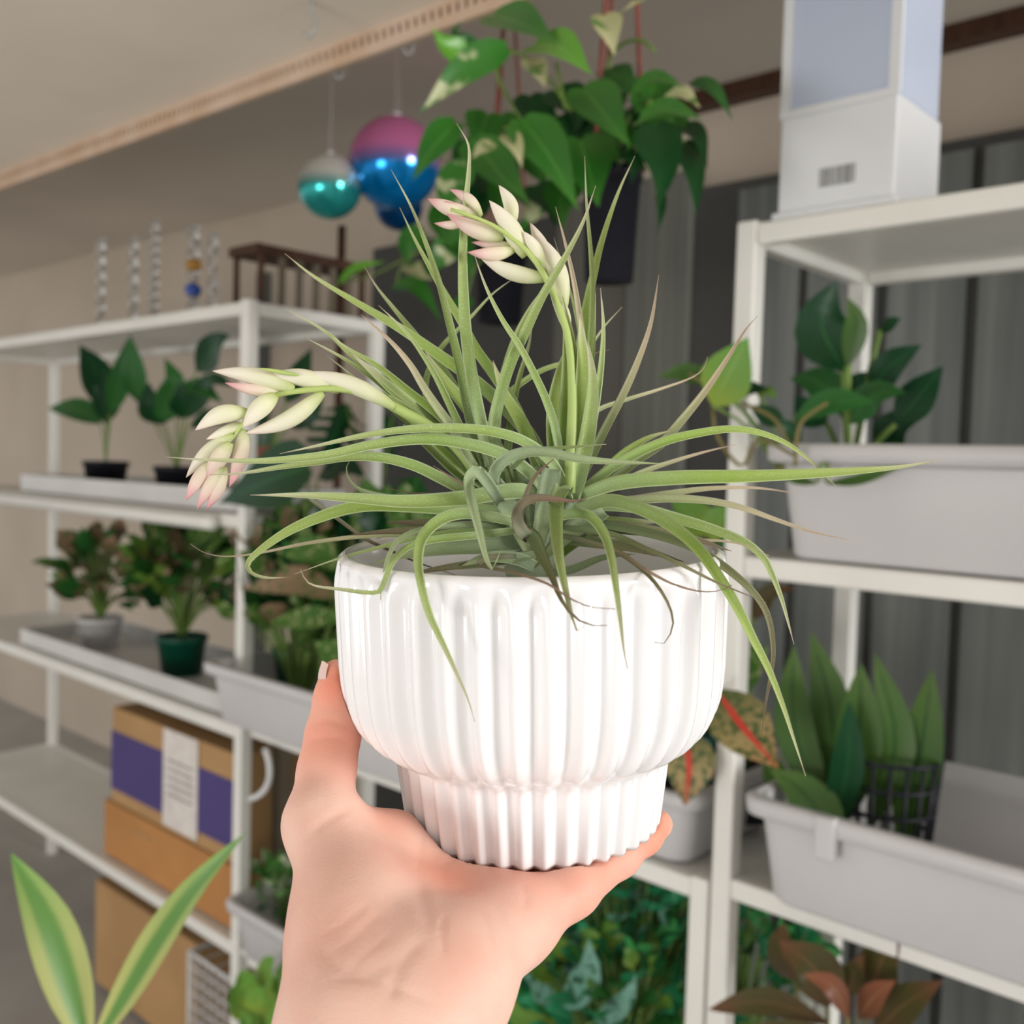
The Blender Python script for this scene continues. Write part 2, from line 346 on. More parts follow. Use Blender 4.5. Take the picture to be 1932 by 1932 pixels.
# wooden stand on the left unit
t = thing('wooden_stand', W(-.02, .2, 1.767), 'dark brown wooden stand with slender legs on top of the left unit', 'stand')
d0, d1 = .03, .33
zs = sz(446, 468, .04)[1]
MB().box(-.11, .0, d0, d1, zs-.02, zs).build('top_board', m_brown, t, bevel=.002)
for (s, o) in ((-.105, d0+.01), (-.012, d0+.01), (-.105, d1-.02), (-.012, d1-.02)): MB().box(s, s+.01, o, o+.01, 1.767, zs-.0205).build('leg', m_brown, t, smooth=False)
b = MB()
for k in range(5): b.box(-.010, -.004, .09+k*.045, .105+k*.045, 1.767, zs-.0205)
b.build('side_slats', m_mesh, t, smooth=False)
pp = on(645, 440, .62)
tag(MB().tube([Vector((pp.x, pp.y, 0)), pp+Z*.02], .0115, 10).build('wooden_pole', m_brown), 'thin dark brown upright pole behind the left unit, under the mirror ball', 'pole')
# glass candlesticks
def candlestick(label, px, ytop, beads, rmax, extra=None):
    s, zt_ = sz(px, ytop, .10); t = thing('glass_candlestick', W(s, .10, 1.766), label, 'candlestick', 'glass candlesticks on the left unit')
    h = zt_-1.766; prof = [(rmax*1.1, 0), (rmax*1.1, .004)]
    for k in range(beads):
        z = .006+(h-.012)*k/beads; dz = (h-.012)/beads
        for q in range(5): a = math.pi*q/4; prof.append((rmax*(.45+.5*math.sin(a)*(1 if k % 2 else .8)), z+dz*q/4.2))
    prof += [(rmax*.8, h-.004), (rmax*.8, h)]
    MB().lathe(W(s, .10, 1.766), prof, 20).build('beaded_column', m_clear, t)
    if extra:
        for (yy, m, r) in extra:
            z = sz(px, yy, .10)[1]-1.766; MB().lathe(W(s, .10, 1.766), [(r*.3, z-.016), (r, z-.008), (r, z+.008), (r*.3, z+.016)], 14).build('highlight_bead', m, t)
candlestick('tall clear beaded glass candlestick, leftmost but one on the left unit', 292, 418, 9, .014)
candlestick('clear glass candlestick with amber and blue highlights modelled as beads', 366, 428, 5, .017, [(500, m_amber, .019), (547, m_blueg, .019)])  # coloured beads added to stand for yellow and blue highlights in the glass
candlestick('short clear glass candlestick nearest the wooden stand', 402, 440, 4, .013)
candlestick('clear glass candlestick at the far left of the top shelf', 252, 448, 5, .015)
candlestick('clear glass candlestick beyond the far left one on the top shelf', 190, 452, 6, .015)
# mirror balls
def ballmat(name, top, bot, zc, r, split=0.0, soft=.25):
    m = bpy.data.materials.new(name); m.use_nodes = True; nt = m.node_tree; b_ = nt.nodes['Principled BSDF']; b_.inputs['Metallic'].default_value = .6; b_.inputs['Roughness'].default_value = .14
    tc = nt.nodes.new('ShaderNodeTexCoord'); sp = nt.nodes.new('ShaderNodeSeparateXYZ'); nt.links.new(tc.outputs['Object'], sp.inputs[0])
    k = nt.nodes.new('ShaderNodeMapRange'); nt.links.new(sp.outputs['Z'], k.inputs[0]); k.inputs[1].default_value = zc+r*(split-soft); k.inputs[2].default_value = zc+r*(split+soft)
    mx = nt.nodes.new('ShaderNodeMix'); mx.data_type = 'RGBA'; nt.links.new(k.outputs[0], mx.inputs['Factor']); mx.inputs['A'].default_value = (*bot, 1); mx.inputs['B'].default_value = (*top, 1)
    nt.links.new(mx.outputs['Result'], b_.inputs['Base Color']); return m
def ball(label, px, py, rpx, off, top, bot, split=0., soft=.2):
    c = on(px, py, off); r = rpx*(c-CAM).dot(fw)/FP
    t = thing('mirror_ball', c-Z*r, label, 'mirror ball', 'hanging mirror balls')
    Vv = []; Fc = []; n, m_ = 34, 18
    for i in range(m_+1):
        for k in range(n):
            th = math.pi*i/m_; ph = 2*math.pi*k/n; Vv.append(c+Vector((math.sin(th)*math.cos(ph), math.sin(th)*math.sin(ph), math.cos(th)))*r)
    for i in range(m_):
        for k in range(n): Fc.append((i*n+k, (i+1)*n+k, (i+1)*n+(k+1) % n, i*n+(k+1) % n))
    o = obj('mirror_tiles', Vv, Fc, ballmat('tinted_mirror', top, bot, c.z, r, split, soft), t, smooth=True)
    MB().lathe(c+Z*(r*.97), [(r*.12, 0), (r*.12, r*.1), (r*.05, r*.12)], 12).build('hanging_cap', m_wire, t)
    MB().tube([c+Z*r*1.07, Vector((c.x, c.y, 2.40))], .0006, 6).build('cord', m_wire, t)
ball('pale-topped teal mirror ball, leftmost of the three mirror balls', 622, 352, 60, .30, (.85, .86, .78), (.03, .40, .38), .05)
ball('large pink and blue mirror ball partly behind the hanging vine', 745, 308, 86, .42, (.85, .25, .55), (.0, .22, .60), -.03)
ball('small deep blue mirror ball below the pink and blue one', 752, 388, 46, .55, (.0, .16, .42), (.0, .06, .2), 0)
# clear hooks on the track
def hook(label, px, y0, y1, f_):
    c = e0.lerp(e1, f_); c = c+Z*-.038; top = c; d = (c-CAM).dot(fw)
    a_ = P(px, y0, d); b_ = P(px, y1, d); wv = rt*.010
    pts = [top, a_+wv*.2, (a_+b_)/2+wv*.6, b_+wv*.8+up*.01, b_, b_-wv*.9+up*.012, b_-wv*1.0+up*.03]
    tag(MB().tube(cr(pts, 20), .0022, 8).build('plant_hook', m_hook), label, 'hook', 'clear hooks on the hanging track')
hook('clear hook hanging empty below the middle of the track', 640, 70, 150, .62)
hook('clear hook on the track left of the pothos leaf', 770, 22, 104, .81)
hook('faint clear hook at the lower left of the track', 442, 150, 200, .32)
c = onz(585, 2, 2.1); 
tag(MB().tube(cr([c+Z*.0, c-Z*.015+rt*.004, c-Z*.035+rt*.008, c-Z*.05, c-Z*.045-rt*.008], 16), .003, 8).build('plant_hook', m_hook), 'clear hook screwed into the cream soffit, top edge', 'hook', 'clear hooks on the hanging track')
# ============================================================ LEAF MAKERS
SH = {'ovate': [.06, .55, .86, 1, .95, .80, .56, .28, .0], 'heart': [.45, .92, 1, .93, .78, .58, .36, .15, .0], 'lance': [.15, .5, .8, .95, 1, .9, .68, .38, .0], 'strap': [.7, .85, .95, 1, .95, .85, .65, .38, .0], 'round': [.2, .72, .94, 1, 1, .92, .75, .45, .0]}
def sheet(b, uvs, pts, wd, shape='ovate', tilt=.4, cup=.12, nrm=None, na=5, twist=0, ns=9, wave=0):
    """one blade along pts (Vectors); wd = full width (m); appended to MB b"""
    L = cr(pts, ns); n0 = len(b.v); Vv = []; Fc = []
    nv = nrm or ((CAM-L[0]).normalized()+Z*tilt).normalized()
    for i, p in enumerate(L):
        t = i/(ns-1); T = (L[min(i+1, ns-1)]-L[max(i-1, 0)]).normalized()
        S = T.cross(nv); S = S.normalized() if S.length > .05 else T.orthogonal().normalized()
        if twist: S = Matrix.Rotation(twist*t, 3, T) @ S
        N = S.cross(T).normalized(); hw = wd/2*interp(SH[shape], t)
        lob = .10*wd if (shape == 'heart' and i == 0) else 0
        for k in range(na):
            u = -1+2*k/(na-1); Vv.append(p+S*u*hw+N*(cup*hw*u*u+wave*wd*math.sin(t*14+u*3)*abs(u))-T*lob*(1-abs(abs(u)-.6)/.6 if abs(u) > .05 else -.3)); uvs.append(((u+1)/2, t))
    for i in range(ns-1):
        for k in range(na-1): Fc.append((i*na+k, i*na+k+1, (i+1)*na+k+1, (i+1)*na+k))
    b.add(Vv, Fc)
def pxleaf(parent, m, pts, wpx, off=0., shape='ovate', name='leaf', doff=None, **kw):
    """leaf traced on the plane 'off' behind the shelf fronts; doff = list of metres nearer(-)/farther"""
    n = len(pts); q = []
    for i, (x, y) in enumerate(pts):
        o_ = off+(interp(doff, i/max(1, n-1)) if doff else 0); q.append(on(x, y, o_))
    wd = wpx*(q[len(q)//2]-CAM).dot(fw)/FP*1.05
    b = MB(); uvs = []; sheet(b, uvs, q, wd, shape, **kw)
    return obj(name, b.v, b.f, m, parent, uv=uvs)
def pot(parent, c, r, h, m, name='pot'):
    MB().lathe(c, [(r*.78, 0), (r*.97, h*.86), (r*1.04, h*.86), (r*1.04, h), (r*.97, h), (r*.93, h*.9)], 28).build(name, m, parent)
    MB().lathe(c, [(r*.90, h*.85), (r*.90, h*.89)], 20).build('soil', m_soil, parent)
def bush(label, name, px, py, off, rx, rz, n, size, mats, shape='ovate', potm=None, potw=None, poth=None, cat='plant', group=None, droop=.3, seed=1, stems=True, base_y=None, rd=None, shelf_z=None, upb=.3, wave=.03):
    """leafy pot plant; px,py crown centre; rx,rz,rd crown half sizes in m; every leaf its own shape, grouped by colour"""
    random.seed(seed); c = on(px, py, off); rd = rd or rx*.7
    zb = shelf_z if shelf_z is not None else c.z-rz
    t = thing(name, Vector((c.x, c.y, zb)), label, cat, group)
    base = Vector((c.x, c.y, zb+(poth*.9 if potm else .0)))
    if potm: pot(t, Vector((c.x, c.y, zb)), potw/2, poth, potm)
    sets = [(MB(), [], m) for m in mats]; sb = MB()
    for i in range(n):
        a = random.uniform(0, 2*math.pi); el = math.asin(random.uniform(-.7, 1)); rr = random.uniform(.45, 1)**.6
        d = A_*math.cos(a)*math.cos(el)*rx + V_*math.sin(a)*math.cos(el)*rd + Z*math.sin(el)*rz
        q = c+d*rr; out = (q-base); out.z *= .5; out = out.normalized() if out.length > 1e-4 else Z
        sz_ = size*random.uniform(.65, 1.2); dirv = (out+Z*random.uniform(-droop, upb)+A_*random.uniform(-.5, .5)).normalized()
        e = q+dirv*sz_ - Z*sz_*droop*.7; mid = q.lerp(e, .5)+Z*sz_*.08
        b, uv, m = random.choices(sets, weights=[3]+[1.6]*(len(sets)-1))[0] if len(sets) > 1 else sets[0]
        nv = (Z*random.uniform(.4, 1.1)+(CAM-q).normalized()*random.uniform(.3, 1)+A_*random.uniform(-.5, .5)).normalized()
        sheet(b, uv, [q, mid, e], sz_*random.uniform(.5, .72), shape, nrm=nv, ns=8, wave=wave)
        if stems and i % 2 == 0: sb.tube(cr([base, base.lerp(q, .5)+Z*.02, q], 6), .0018, 5)
    k = 0
    for b, uv, m in sets:
        if b.v: obj('foliage', b.v, b.f, m, t, uv=uv)
    if sb.v: sb.build('stems', m_gstem, t)
    return t
G = lambda *a, **k: leafmat(*a, **k)
l_poth = G('pothos_green', [(0, (.04, .20, .02)), (.6, (.03, .16, .02)), (1, (.06, .22, .03))], vein=(.10, .30, .05), veinw=.05, rough=.3)
l_pothv = G('pothos_variegated', [(0, (.05, .22, .03)), (1, (.05, .20, .03))], spots=(.55, .60, .34), spotscale=22, spotlo=.56, rough=.3)
l_pothb = G('pothos_bright', [(0, (.10, .34, .02)), (1, (.14, .42, .04))], vein=(.25, .5, .12), veinw=.05, rough=.3)
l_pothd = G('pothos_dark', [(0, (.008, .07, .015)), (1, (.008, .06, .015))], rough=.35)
l_cream = G('pothos_cream', [(0, (.50, .52, .26)), (1, (.62, .62, .36))], spots=(.12, .26, .05), spotscale=30, spotlo=.58)
l_dark = G('dark_green_leaf', [(0, (.006, .05, .012)), (1, (.006, .06, .02))], vein=(.02, .12, .03), veinw=.06, rough=.28)
l_mid = G('mid_green_leaf', [(0, (.02, .12, .02)), (1, (.03, .15, .03))], vein=(.06, .2, .04), veinw=.07)
l_lime = G('lime_green_leaf', [(0, (.28, .38, .05)), (.5, (.16, .32, .05)), (1, (.14, .34, .05))], vein=(.25, .42, .1), veinw=.05)
l_calR = G('caladium_red_vein', [(0, (.06, .08, .02)), (.6, (.34, .26, .11)), (1, (.40, .20, .08))], vein=(.55, .04, .03), veinw=.16, spots=(.06, .10, .03), spotscale=120, spotlo=.5)
l_mott = G('mottled_green_cream_leaf', [(0, (.05, .14, .02)), (1, (.09, .22, .04))], spots=(.38, .42, .18), spotscale=90, spotlo=.55)
l_pink = G('pinkish_mottled_leaf', [(0, (.20, .14, .07)), (1, (.42, .26, .17))], spots=(.08, .16, .04), spotscale=70, spotlo=.54)
l_olive = G('olive_purple_leaf', [(0, (.09, .05, .02)), (.6, (.07, .065, .015)), (1, (.16, .06, .03))], vein=(.18, .10, .04), veinw=.06, rough=.45)
l_rust = G('rusty_leaf', [(0, (.13, .045, .02)), (1, (.28, .10, .05))], vein=(.3, .15, .06), veinw=.08)
l_snake = G('upright_olive_green_leaf', [(0, (.04, .09, .01)), (.6, (.05, .12, .02)), (1, (.08, .15, .03))], vein=(.02, .07, .01), veinw=.12)
l_strp = G('green_cream_striped_leaf', [(0, (.44, .46, .16)), (.5, (.40, .45, .15)), (1, (.16, .34, .08))], vein=(.12, .27, .06), veinw=.62, rough=.4)
l_lush = G('lush_blue_green_leaf', [(0, (.02, .22, .09)), (1, (.04, .34, .15))], vein=(.2, .5, .3), veinw=.06, rough=.35)
l_lush2 = G('lush_bright_green_leaf', [(0, (.04, .30, .08)), (1, (.09, .44, .12))], vein=(.25, .6, .25), veinw=.06, rough=.35)
l_silv = G('silvery_green_leaf', [(0, (.14, .32, .24)), (1, (.22, .42, .34))], spots=(.03, .12, .06), spotscale=70, spotlo=.53, rough=.3)
# ============================================================ HANGING POTHOS
def hpot(px0, px1, y0, y1, off, label, group='hanging black nursery pots of pothos'):
    c = on((px0+px1)/2, y1, off); d = (c-CAM).dot(fw); r = (px1-px0)/2*d/FP; h = (y1-y0)*d/FP
    t = thing('hanging_pothos', c, label, 'plant', group)
    MB().lathe(c, [(r*.84, 0), (r*.99, h*.9), (r*1.06, h*.9), (r*1.06, h), (r*.97, h), (r*.95, h*.9)], 32).build('nursery_pot', m_black, t)
    MB().lathe(c, [(r*.92, h*.86), (r*.92, h*.90)], 20).build('soil', m_soil, t)
    top = c+Z*(h*.97)
    return t, c, r, h, top
OP = -.12
t1, c1, r1, h1, top1 = hpot(1094, 1203, 325, 532, OP, 'hanging pothos with large green leaves in a black pot, under the ceiling')
apex = Vector((c1.x, c1.y, 2.40))
for k in range(3):
    a = 2*math.pi*k/3+.5; q = top1+A_*math.cos(a)*r1*1.04+V_*math.sin(a)*r1*1.04
    MB().tube([q, q.lerp(apex, .5)*.999+apex*.001, apex-Z*.05], .003, 6).build('hanger_strap', m_hang, t1)
t2, c2, r2, h2, top2 = hpot(893, 990, 470, 610, .12, 'smaller hanging pothos in a black pot behind the upper flower spike')
apex2 = Vector((c2.x, c2.y, 2.40))
for k in range(3):
    a = 2*math.pi*k/3+.9; q = top2+A_*math.cos(a)*r2*1.04+V_*math.sin(a)*r2*1.04
    MB().tube([q, apex2-Z*.05], .0025, 6).build('hanger_strap', m_hang, t2)
PL = [  # x,y base -> x,y tip, width, material, depth shift, shape
 ((930, 28), (985, 45), (1052, 82), 92, l_poth, -.10), ((1008, 84), (1060, 92), (1118, 142), 84, l_pothb, -.12), ((955, 92), (880, 130), (790, 215), 66, l_pothv, -.10),
 ((880, 108), (840, 85), (815, 52), 52, l_pothb, -.08), ((905, 98), (862, 70), (872, 38), 36, l_mid, -.06), ((985, 225), (1040, 300), (1092, 398), 96, l_poth, -.14),
 ((895, 265), (945, 330), (1000, 385), 92, l_poth, -.08), ((1100, 165), (1140, 215), (1190, 278), 98, l_poth, -.06), ((1095, 262), (1110, 320), (1130, 392), 120, l_poth, -.05),
 ((860, 232), (815, 280), (778, 342), 62, l_poth, -.04), ((880, 310), (850, 360), (862, 432), 62, l_pothv, -.05), ((850, 385), (830, 420), (856, 470), 50, l_poth, -.02),
 ((1000, 112), (1018, 140), (1030, 168), 46, l_cream, -.03), ((1205, 225), (1262, 208), (1326, 226), 62, l_poth, -.10), ((1232, 236), (1252, 320), (1243, 395), 88, l_pothd, -.05),
 ((1246, 360), (1248, 400), (1240, 442), 20, l_pothd, -.05), ((1290, 268), (1312, 330), (1313, 412), 50, l_pothd, -.02), ((1308, 152), (1350, 172), (1383, 228), 34, l_mid, -.04),
 ((1190, 182), (1235, 150), (1292, 165), 50, l_poth, -.06), ((1140, 28), (1150, 62), (1160, 106), 58, l_cream, -.10), ((1165, 30), (1190, 12), (1226, -6), 26, l_cream, -.08),
 ((1250, 188), (1290, 178), (1322, 205), 44, l_cream, -.07), ((955, 250), (975, 282), (985, 318), 40, l_cream, -.16), ((930, 270), (905, 285), (890, 300), 30, l_cream, -.12),
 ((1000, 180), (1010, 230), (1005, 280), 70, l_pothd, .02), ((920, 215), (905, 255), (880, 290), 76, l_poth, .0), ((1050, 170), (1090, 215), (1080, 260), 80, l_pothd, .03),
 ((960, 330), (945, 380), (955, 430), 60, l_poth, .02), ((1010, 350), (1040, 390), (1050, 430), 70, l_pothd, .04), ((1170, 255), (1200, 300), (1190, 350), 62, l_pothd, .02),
 ((1150, 130), (1170, 150), (1215, 190), 64, l_mid, .0), ((1230, 190), (1215, 230), (1220, 270), 60, l_pothd, .03), ((900, 340), (905, 400), (880, 440), 58, l_pothd, .04), ((1290, 235), (1320, 260), (1335, 320), 40, l_pothd, .01)]
def vein_leaf(row, par):
    *p, wpx, m, ds = row
    pxleaf(par, m, p, wpx, OP, 'heart', doff=[ds, ds-.03, ds-.05], tilt=.5, cup=.25)
random.seed(17)
for k in range(34):
    x, y = random.choice(((random.gauss(960, 60), random.gauss(290, 50)), (random.gauss(1090, 75), random.gauss(230, 45)), (random.gauss(1230, 45), random.gauss(215, 25))))
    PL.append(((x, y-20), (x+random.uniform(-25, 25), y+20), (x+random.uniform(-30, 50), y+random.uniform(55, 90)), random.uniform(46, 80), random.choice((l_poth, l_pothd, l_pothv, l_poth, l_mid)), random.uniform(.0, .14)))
for row in PL: vein_leaf(row, t1)
for pts in (((1140, 330), (1090, 230), (1010, 120), (950, 90)), ((1150, 330), (1140, 200), (1150, 110)), ((1120, 330), (1000, 250), (930, 240), (860, 235)), ((1150, 335), (1190, 220), (1230, 190)), ((1160, 330), (1240, 250), (1290, 265)), ((930, 90), (945, 160), (985, 225)), ((1050, 120), (1062, 180), (1080, 260)), ((1150, 105), (1180, 80), (1215, 78), (1235, 98))):
    MB().tube(cr([on(x, y, OP) for x, y in pts], 14), .0026, 6).build('vine', m_gstem, t1)
PL2 = [((870, 440), (835, 480), (800, 520), 56, l_pothv), ((640, 532), (680, 505), (728, 494), 36, l_pothb), ((748, 536), (790, 545), (834, 608), 46, l_poth), ((850, 450), (880, 480), (890, 530), 54, l_poth), ((800, 440), (770, 460), (768, 500), 50, l_poth), ((930, 440), (950, 470), (930, 500), 60, l_pothd), ((960, 430), (990, 450), (1000, 480), 50, l_poth), ((770, 500), (800, 520), (830, 530), 40, l_cream), ((880, 560), (870, 590), (880, 625), 34, l_poth), ((830, 470), (815, 500), (830, 540), 46, l_pothd)]
for *p, wpx, m in PL2: pxleaf(t2, m, p, wpx, .12, 'heart', doff=[-.08, -.1, -.1], tilt=.5, cup=.2)
for pts in (((940, 480), (880, 440), (800, 470), (700, 520), (640, 533)), ((940, 480), (850, 440), (760, 500), (748, 536)), ((935, 480), (900, 500), (880, 560))): MB().tube(cr([on(x, y, .06) for x, y in pts], 14), .0022, 6).build('vine', m_gstem, t2)
# ============================================================ PLANTS ON THE LEFT UNIT
def leafplant(label, name, base, off, potspec, leaves, shelf_z, cat='plant', group=None, stemw=.0022, shape='ovate', stemm=None):
    """base (px,py) where stems meet; leaves rows: pts..., width, material"""
    b0 = on(*base, off); t = thing(name, Vector((b0.x, b0.y, shelf_z)), label, cat, group)
    if potspec: w_, h_, m_ = potspec; pot(t, Vector((b0.x, b0.y, shelf_z)), w_/2, h_, m_); b0 = Vector((b0.x, b0.y, shelf_z+h_*.88))
    for row in leaves:
        *p, wpx, m, sh = row
        ds = 0
        if isinstance(p[0], (int, float)): ds = p[0]; p = p[1:]
        lf = pxleaf(t, m, p, wpx, off, sh, doff=[ds, ds-.02], tilt=.35)
        e = on(*p[0], off+ds)
        if sh != 'strap' and (e-b0).length > .01: MB().tube(cr([b0, b0.lerp(e, .55)+Z*.015, e], 8), stemw, 6).build('stem', stemm or m_gstem, t)
    return t
leafplant('dark-leaved plant in a black pot on the left unit, behind the cream flower spike', 'potted_plant', (335, 880), .14, (.115, .085, m_black),
 [((262, 760), (250, 700), (246, 630), 46, l_mid, 'ovate'), ((300, 800), (330, 720), (310, 675), 54, l_mid, 'ovate'), ((350, 790), (400, 720), (440, 730), 44, l_dark, 'ovate'), ((370, 700), (410, 650), (434, 632), 60, l_dark, 'ovate'), ((330, 740), (370, 730), (420, 760), 40, l_mid, 'ovate'), ((310, 800), (285, 770), (280, 720), 50, l_dark, 'ovate'), ((360, 800), (390, 790), (430, 800), 44, l_dark, 'ovate'), ((340, 790), (345, 760), (340, 720), 50, l_dark, 'ovate')], 1.327)
leafplant('dark-leaved plant at the far left end of the left unit', 'potted_plant', (200, 870), .14, (.12, .09, m_black),
 [((205, 780), (180, 700), (150, 650), 60, l_dark, 'ovate'), ((210, 780), (225, 720), (240, 640), 40, l_mid, 'ovate'), ((190, 800), (140, 770), (90, 770), 50, l_mid, 'ovate'), ((200, 800), (200, 740), (190, 690), 50, l_dark, 'ovate')], 1.327)
leafplant('rubber plant with glossy dark leaves right of the left post', 'rubber_plant', (505, 870), .20, (.11, .09, m_black),
 [((540, 760), (565, 710), (588, 656), 46, l_dark, 'ovate'), ((500, 800), (480, 760), (470, 720), 50, l_dark, 'ovate'), ((545, 800), (585, 780), (610, 730), 46, l_dark, 'ovate'), ((520, 810), (500, 830), (480, 870), 50, l_dark, 'ovate')], 1.327, stemw=.003)
# split-leaf plant: blade with real slots
def splitleaf(par, m, base, tip, wpx, off, slots=5, side=1):
    a_, b_ = on(*base, off), on(*tip, off); T = (b_-a_); Ln = T.length; T.normalize(); nv = ((CAM-a_).normalized()+Z*.3).normalized(); S = T.cross(nv).normalized(); wd = wpx*(a_-CAM).dot(fw)/FP
    Vv = []; Fc = []; uvs = []
    def add(pl):
        n = len(Vv); 
        for (t_, u_) in pl: Vv.append(a_+T*Ln*t_+S*u_*wd/2+nv*(-.25*u_*u_*wd/2)); uvs.append(((u_+1)/2, t_))
        for i in range(len(pl)//2-1): Fc.append((n+2*i, n+2*i+2, n+2*i+3, n+2*i+1))
    env = lambda t_: max(.02, math.sin(math.pi*min(1, max(0, t_*.92+.08)))**.6)
    for sgn in (-1, 1):
        add([(k/10, .0*sgn) if j == 0 else (k/10, sgn*env(k/10)*.32) for k in range(11) for j in (0, 1)])
        for s in range(slots):
            t0 = .05+s*.9/slots; t1_ = t0+.9/slots*.66
            row = []
            for q in range(5):
                u_ = .30+.70*q/4; sh_ = .10*q/4; row += [(t0+sh_+.02*q/4, sgn*u_*env(t0)), (t1_+sh_-.02*q/4, sgn*u_*env(t1_))]
            add(row)
    obj('leaf', Vv, Fc, m, par, uv=uvs)
t = leafplant('split-leaf plant with slotted dark leaves behind the flower spike', 'split_leaf_plant', (690, 1180), .52, (.22, .20, m_black), [((700, 960), (760, 950), (830, 990), 70, l_dark, 'ovate')], .0, stemw=.004)
splitleaf(t, l_dark, (655, 762), (612, 875), 110, .50)
splitleaf(t, l_dark, (740, 785), (690, 880), 90, .52)
splitleaf(t, l_mid, (790, 900), (740, 1010), 120, .48)
b0 = t.location+Z*.12
for e in ((655, 762), (740, 785), (790, 900)): MB().tube(cr([b0, on(700, 1100, .50), on(*e, .50)], 8), .003, 6).build('stem', m_gstem, t)
leafplant('plant with one very broad dark drooping leaf beside the pink-tipped flower', 'broad_leaf_plant', (560, 1180), .10, (.10, .08, m_teal),
 [((-.12), (585, 880), (510, 905), (412, 950), 125, l_dark, 'heart'), ((.05), (600, 900), (650, 880), (690, 900), 50, l_dark, 'ovate'), ((0), (560, 870), (470, 862), (450, 905), 40, l_rust, 'ovate')], .96)
bush('mixed green foliage plant in a dark green pot on the left unit', 'potted_plant', 345, 1085, .16, .17, .125, 150, .085, [l_mid, l_dark, l_mott, l_lime, l_pink], potm=m_green, potw=.125, poth=.10, seed=4, shelf_z=.879, rd=.10)
bush('pink-mottled foliage plant in a pale pot, far left of the left unit', 'potted_plant', 190, 1085, .16, .15, .12, 100, .08, [l_pink, l_mott, l_mid], potm=m_bin, potw=.12, poth=.09, seed=5, shelf_z=.879, rd=.09)
tag(MB().lathe(W(-.03, .14, .879), [(.03, 0), (.042, .06), (.045, .06), (.045, .072), (.04, .072), (.038, .06)], 24).build('terracotta_pot', m_terra), 'small terracotta-red pot behind the corner of the middle tub', 'pot')
bush('mottled cream and green foliage plant growing in the middle tub', 'tub_plant', 570, 1120, .08, .17, .16, 200, .085, [l_mott, l_dark, l_pink, l_mid, l_mott], shelf_z=.90, seed=8, rd=.09, cat='plant')
t = leafplant('speckled pink-leaved caladium leaning left in the middle tub', 'caladium', (600, 1290), .04, None, [((-.04), (640, 1130), (560, 1095), (455, 1110), 62, l_pink, 'ovate'), ((-.03), (650, 1170), (590, 1165), (500, 1175), 46, l_mott, 'ovate'), ((-.03), (660, 1240), (630, 1230), (590, 1210), 60, l_mott, 'heart'), ((-.02), (640, 1080), (600, 1040), (520, 1040), 60, l_mott, 'ovate')], .905)
bush('mottled foliage clump in the middle tub, hidden partly by the white pot', 'tub_plant', 740, 1140, .12, .13, .20, 110, .085, [l_mott, l_mid, l_dark], shelf_z=.90, seed=11, rd=.09)
bush('white and green variegated plant in the low tub left of the wrist', 'variegated_plant', 545, 1690, .08, .09, .08, 60, .05, [G('white_green_variegated', [(0, (.08, .25, .05)), (1, (.1, .28, .06))], spots=(.6, .65, .45), spotscale=60, spotlo=.52), l_mid], shelf_z=.412, seed=12)
bush('lime green leafy plant at the bottom edge, left of the wrist', 'lime_plant', 505, 1930, -.11, .07, .06, 18, .08, [l_lime], shelf_z=.02, seed=13, shape='round')
# big striped leaf in the near left
q = [P(168, 1990, 1.02), P(242, 1868, 1.0), P(300, 1772, .98), P(372, 1670, .96), P(466, 1568, .95)]
t = thing('striped_leaf_plant', q[0]-Z*.35, 'long green and cream striped leaf rising at bottom left', 'plant')
b = MB(); uvs = []; sheet(b, uvs, q, .034, 'lance', ns=16, cup=.3, na=7); obj('leaf', b.v, b.f, l_strp, t, uv=uvs)
b = MB(); uvs = []; sheet(b, uvs, [q[0], q[0]+Vector((-.05, .02, .12)), q[0]+Vector((-.10, .04, .19))], .05, 'lance', ns=12, cup=.3); obj('leaf', b.v, b.f, l_strp, t, uv=uvs)
MB().tube([q[0]-Z*.35, q[0]-Z*.1, q[0]+(q[1]-q[0])*.08], [.006, .005, .0035], 8).build('stem', m_gstem, t)
# ============================================================ LOWER MIDDLE GREENERY
for i, (x, y, off, rx, rz, n, ms, lab) in enumerate((
    (1010, 1810, .12, .16, .12, 150, [l_lush, l_lush2, l_silv], 'blue-green leafy plant low behind the wrist, right side'),
    (1190, 1740, .16, .16, .14, 190, [l_lush, l_lush2, l_silv], 'bright green dense leafy plant below the finger tip'),
    (1395, 1780, .24, .13, .13, 130, [l_lush2, l_lush, l_dark], 'bright green leafy plant right of the lower right post'),
    (1180, 1890, .08, .16, .09, 120, [l_lush, l_lime, l_mid], 'mixed green leafy plant at the bottom edge, centre right'),
    (1090, 1690, .28, .12, .10, 60, [l_lush2, l_silv], 'pale veined leafy plant behind the bright green ones'))):
    bush(lab, 'leafy_plant', x, y, off, rx, rz, n, .062, ms, seed=20+i, shelf_z=.403, group='leafy plants on the low middle unit', potm=m_green, potw=.10, poth=.05, droop=.5)
t = leafplant('lime and silver broad-leaved plant at bottom centre right', 'leafy_plant', (1080, 1990), .0, None, [((1060, 1900), (1110, 1840), (1110, 1770), 60, l_silv, 'ovate'), ((1050, 1950), (1000, 1920), (940, 1900), 60, l_lime, 'ovate'), ((1120, 1930), (1180, 1890), (1200, 1840), 44, l_silv, 'ovate'), ((1040, 1900), (1010, 1850), (985, 1840), 40, l_silv, 'ovate')], .403)
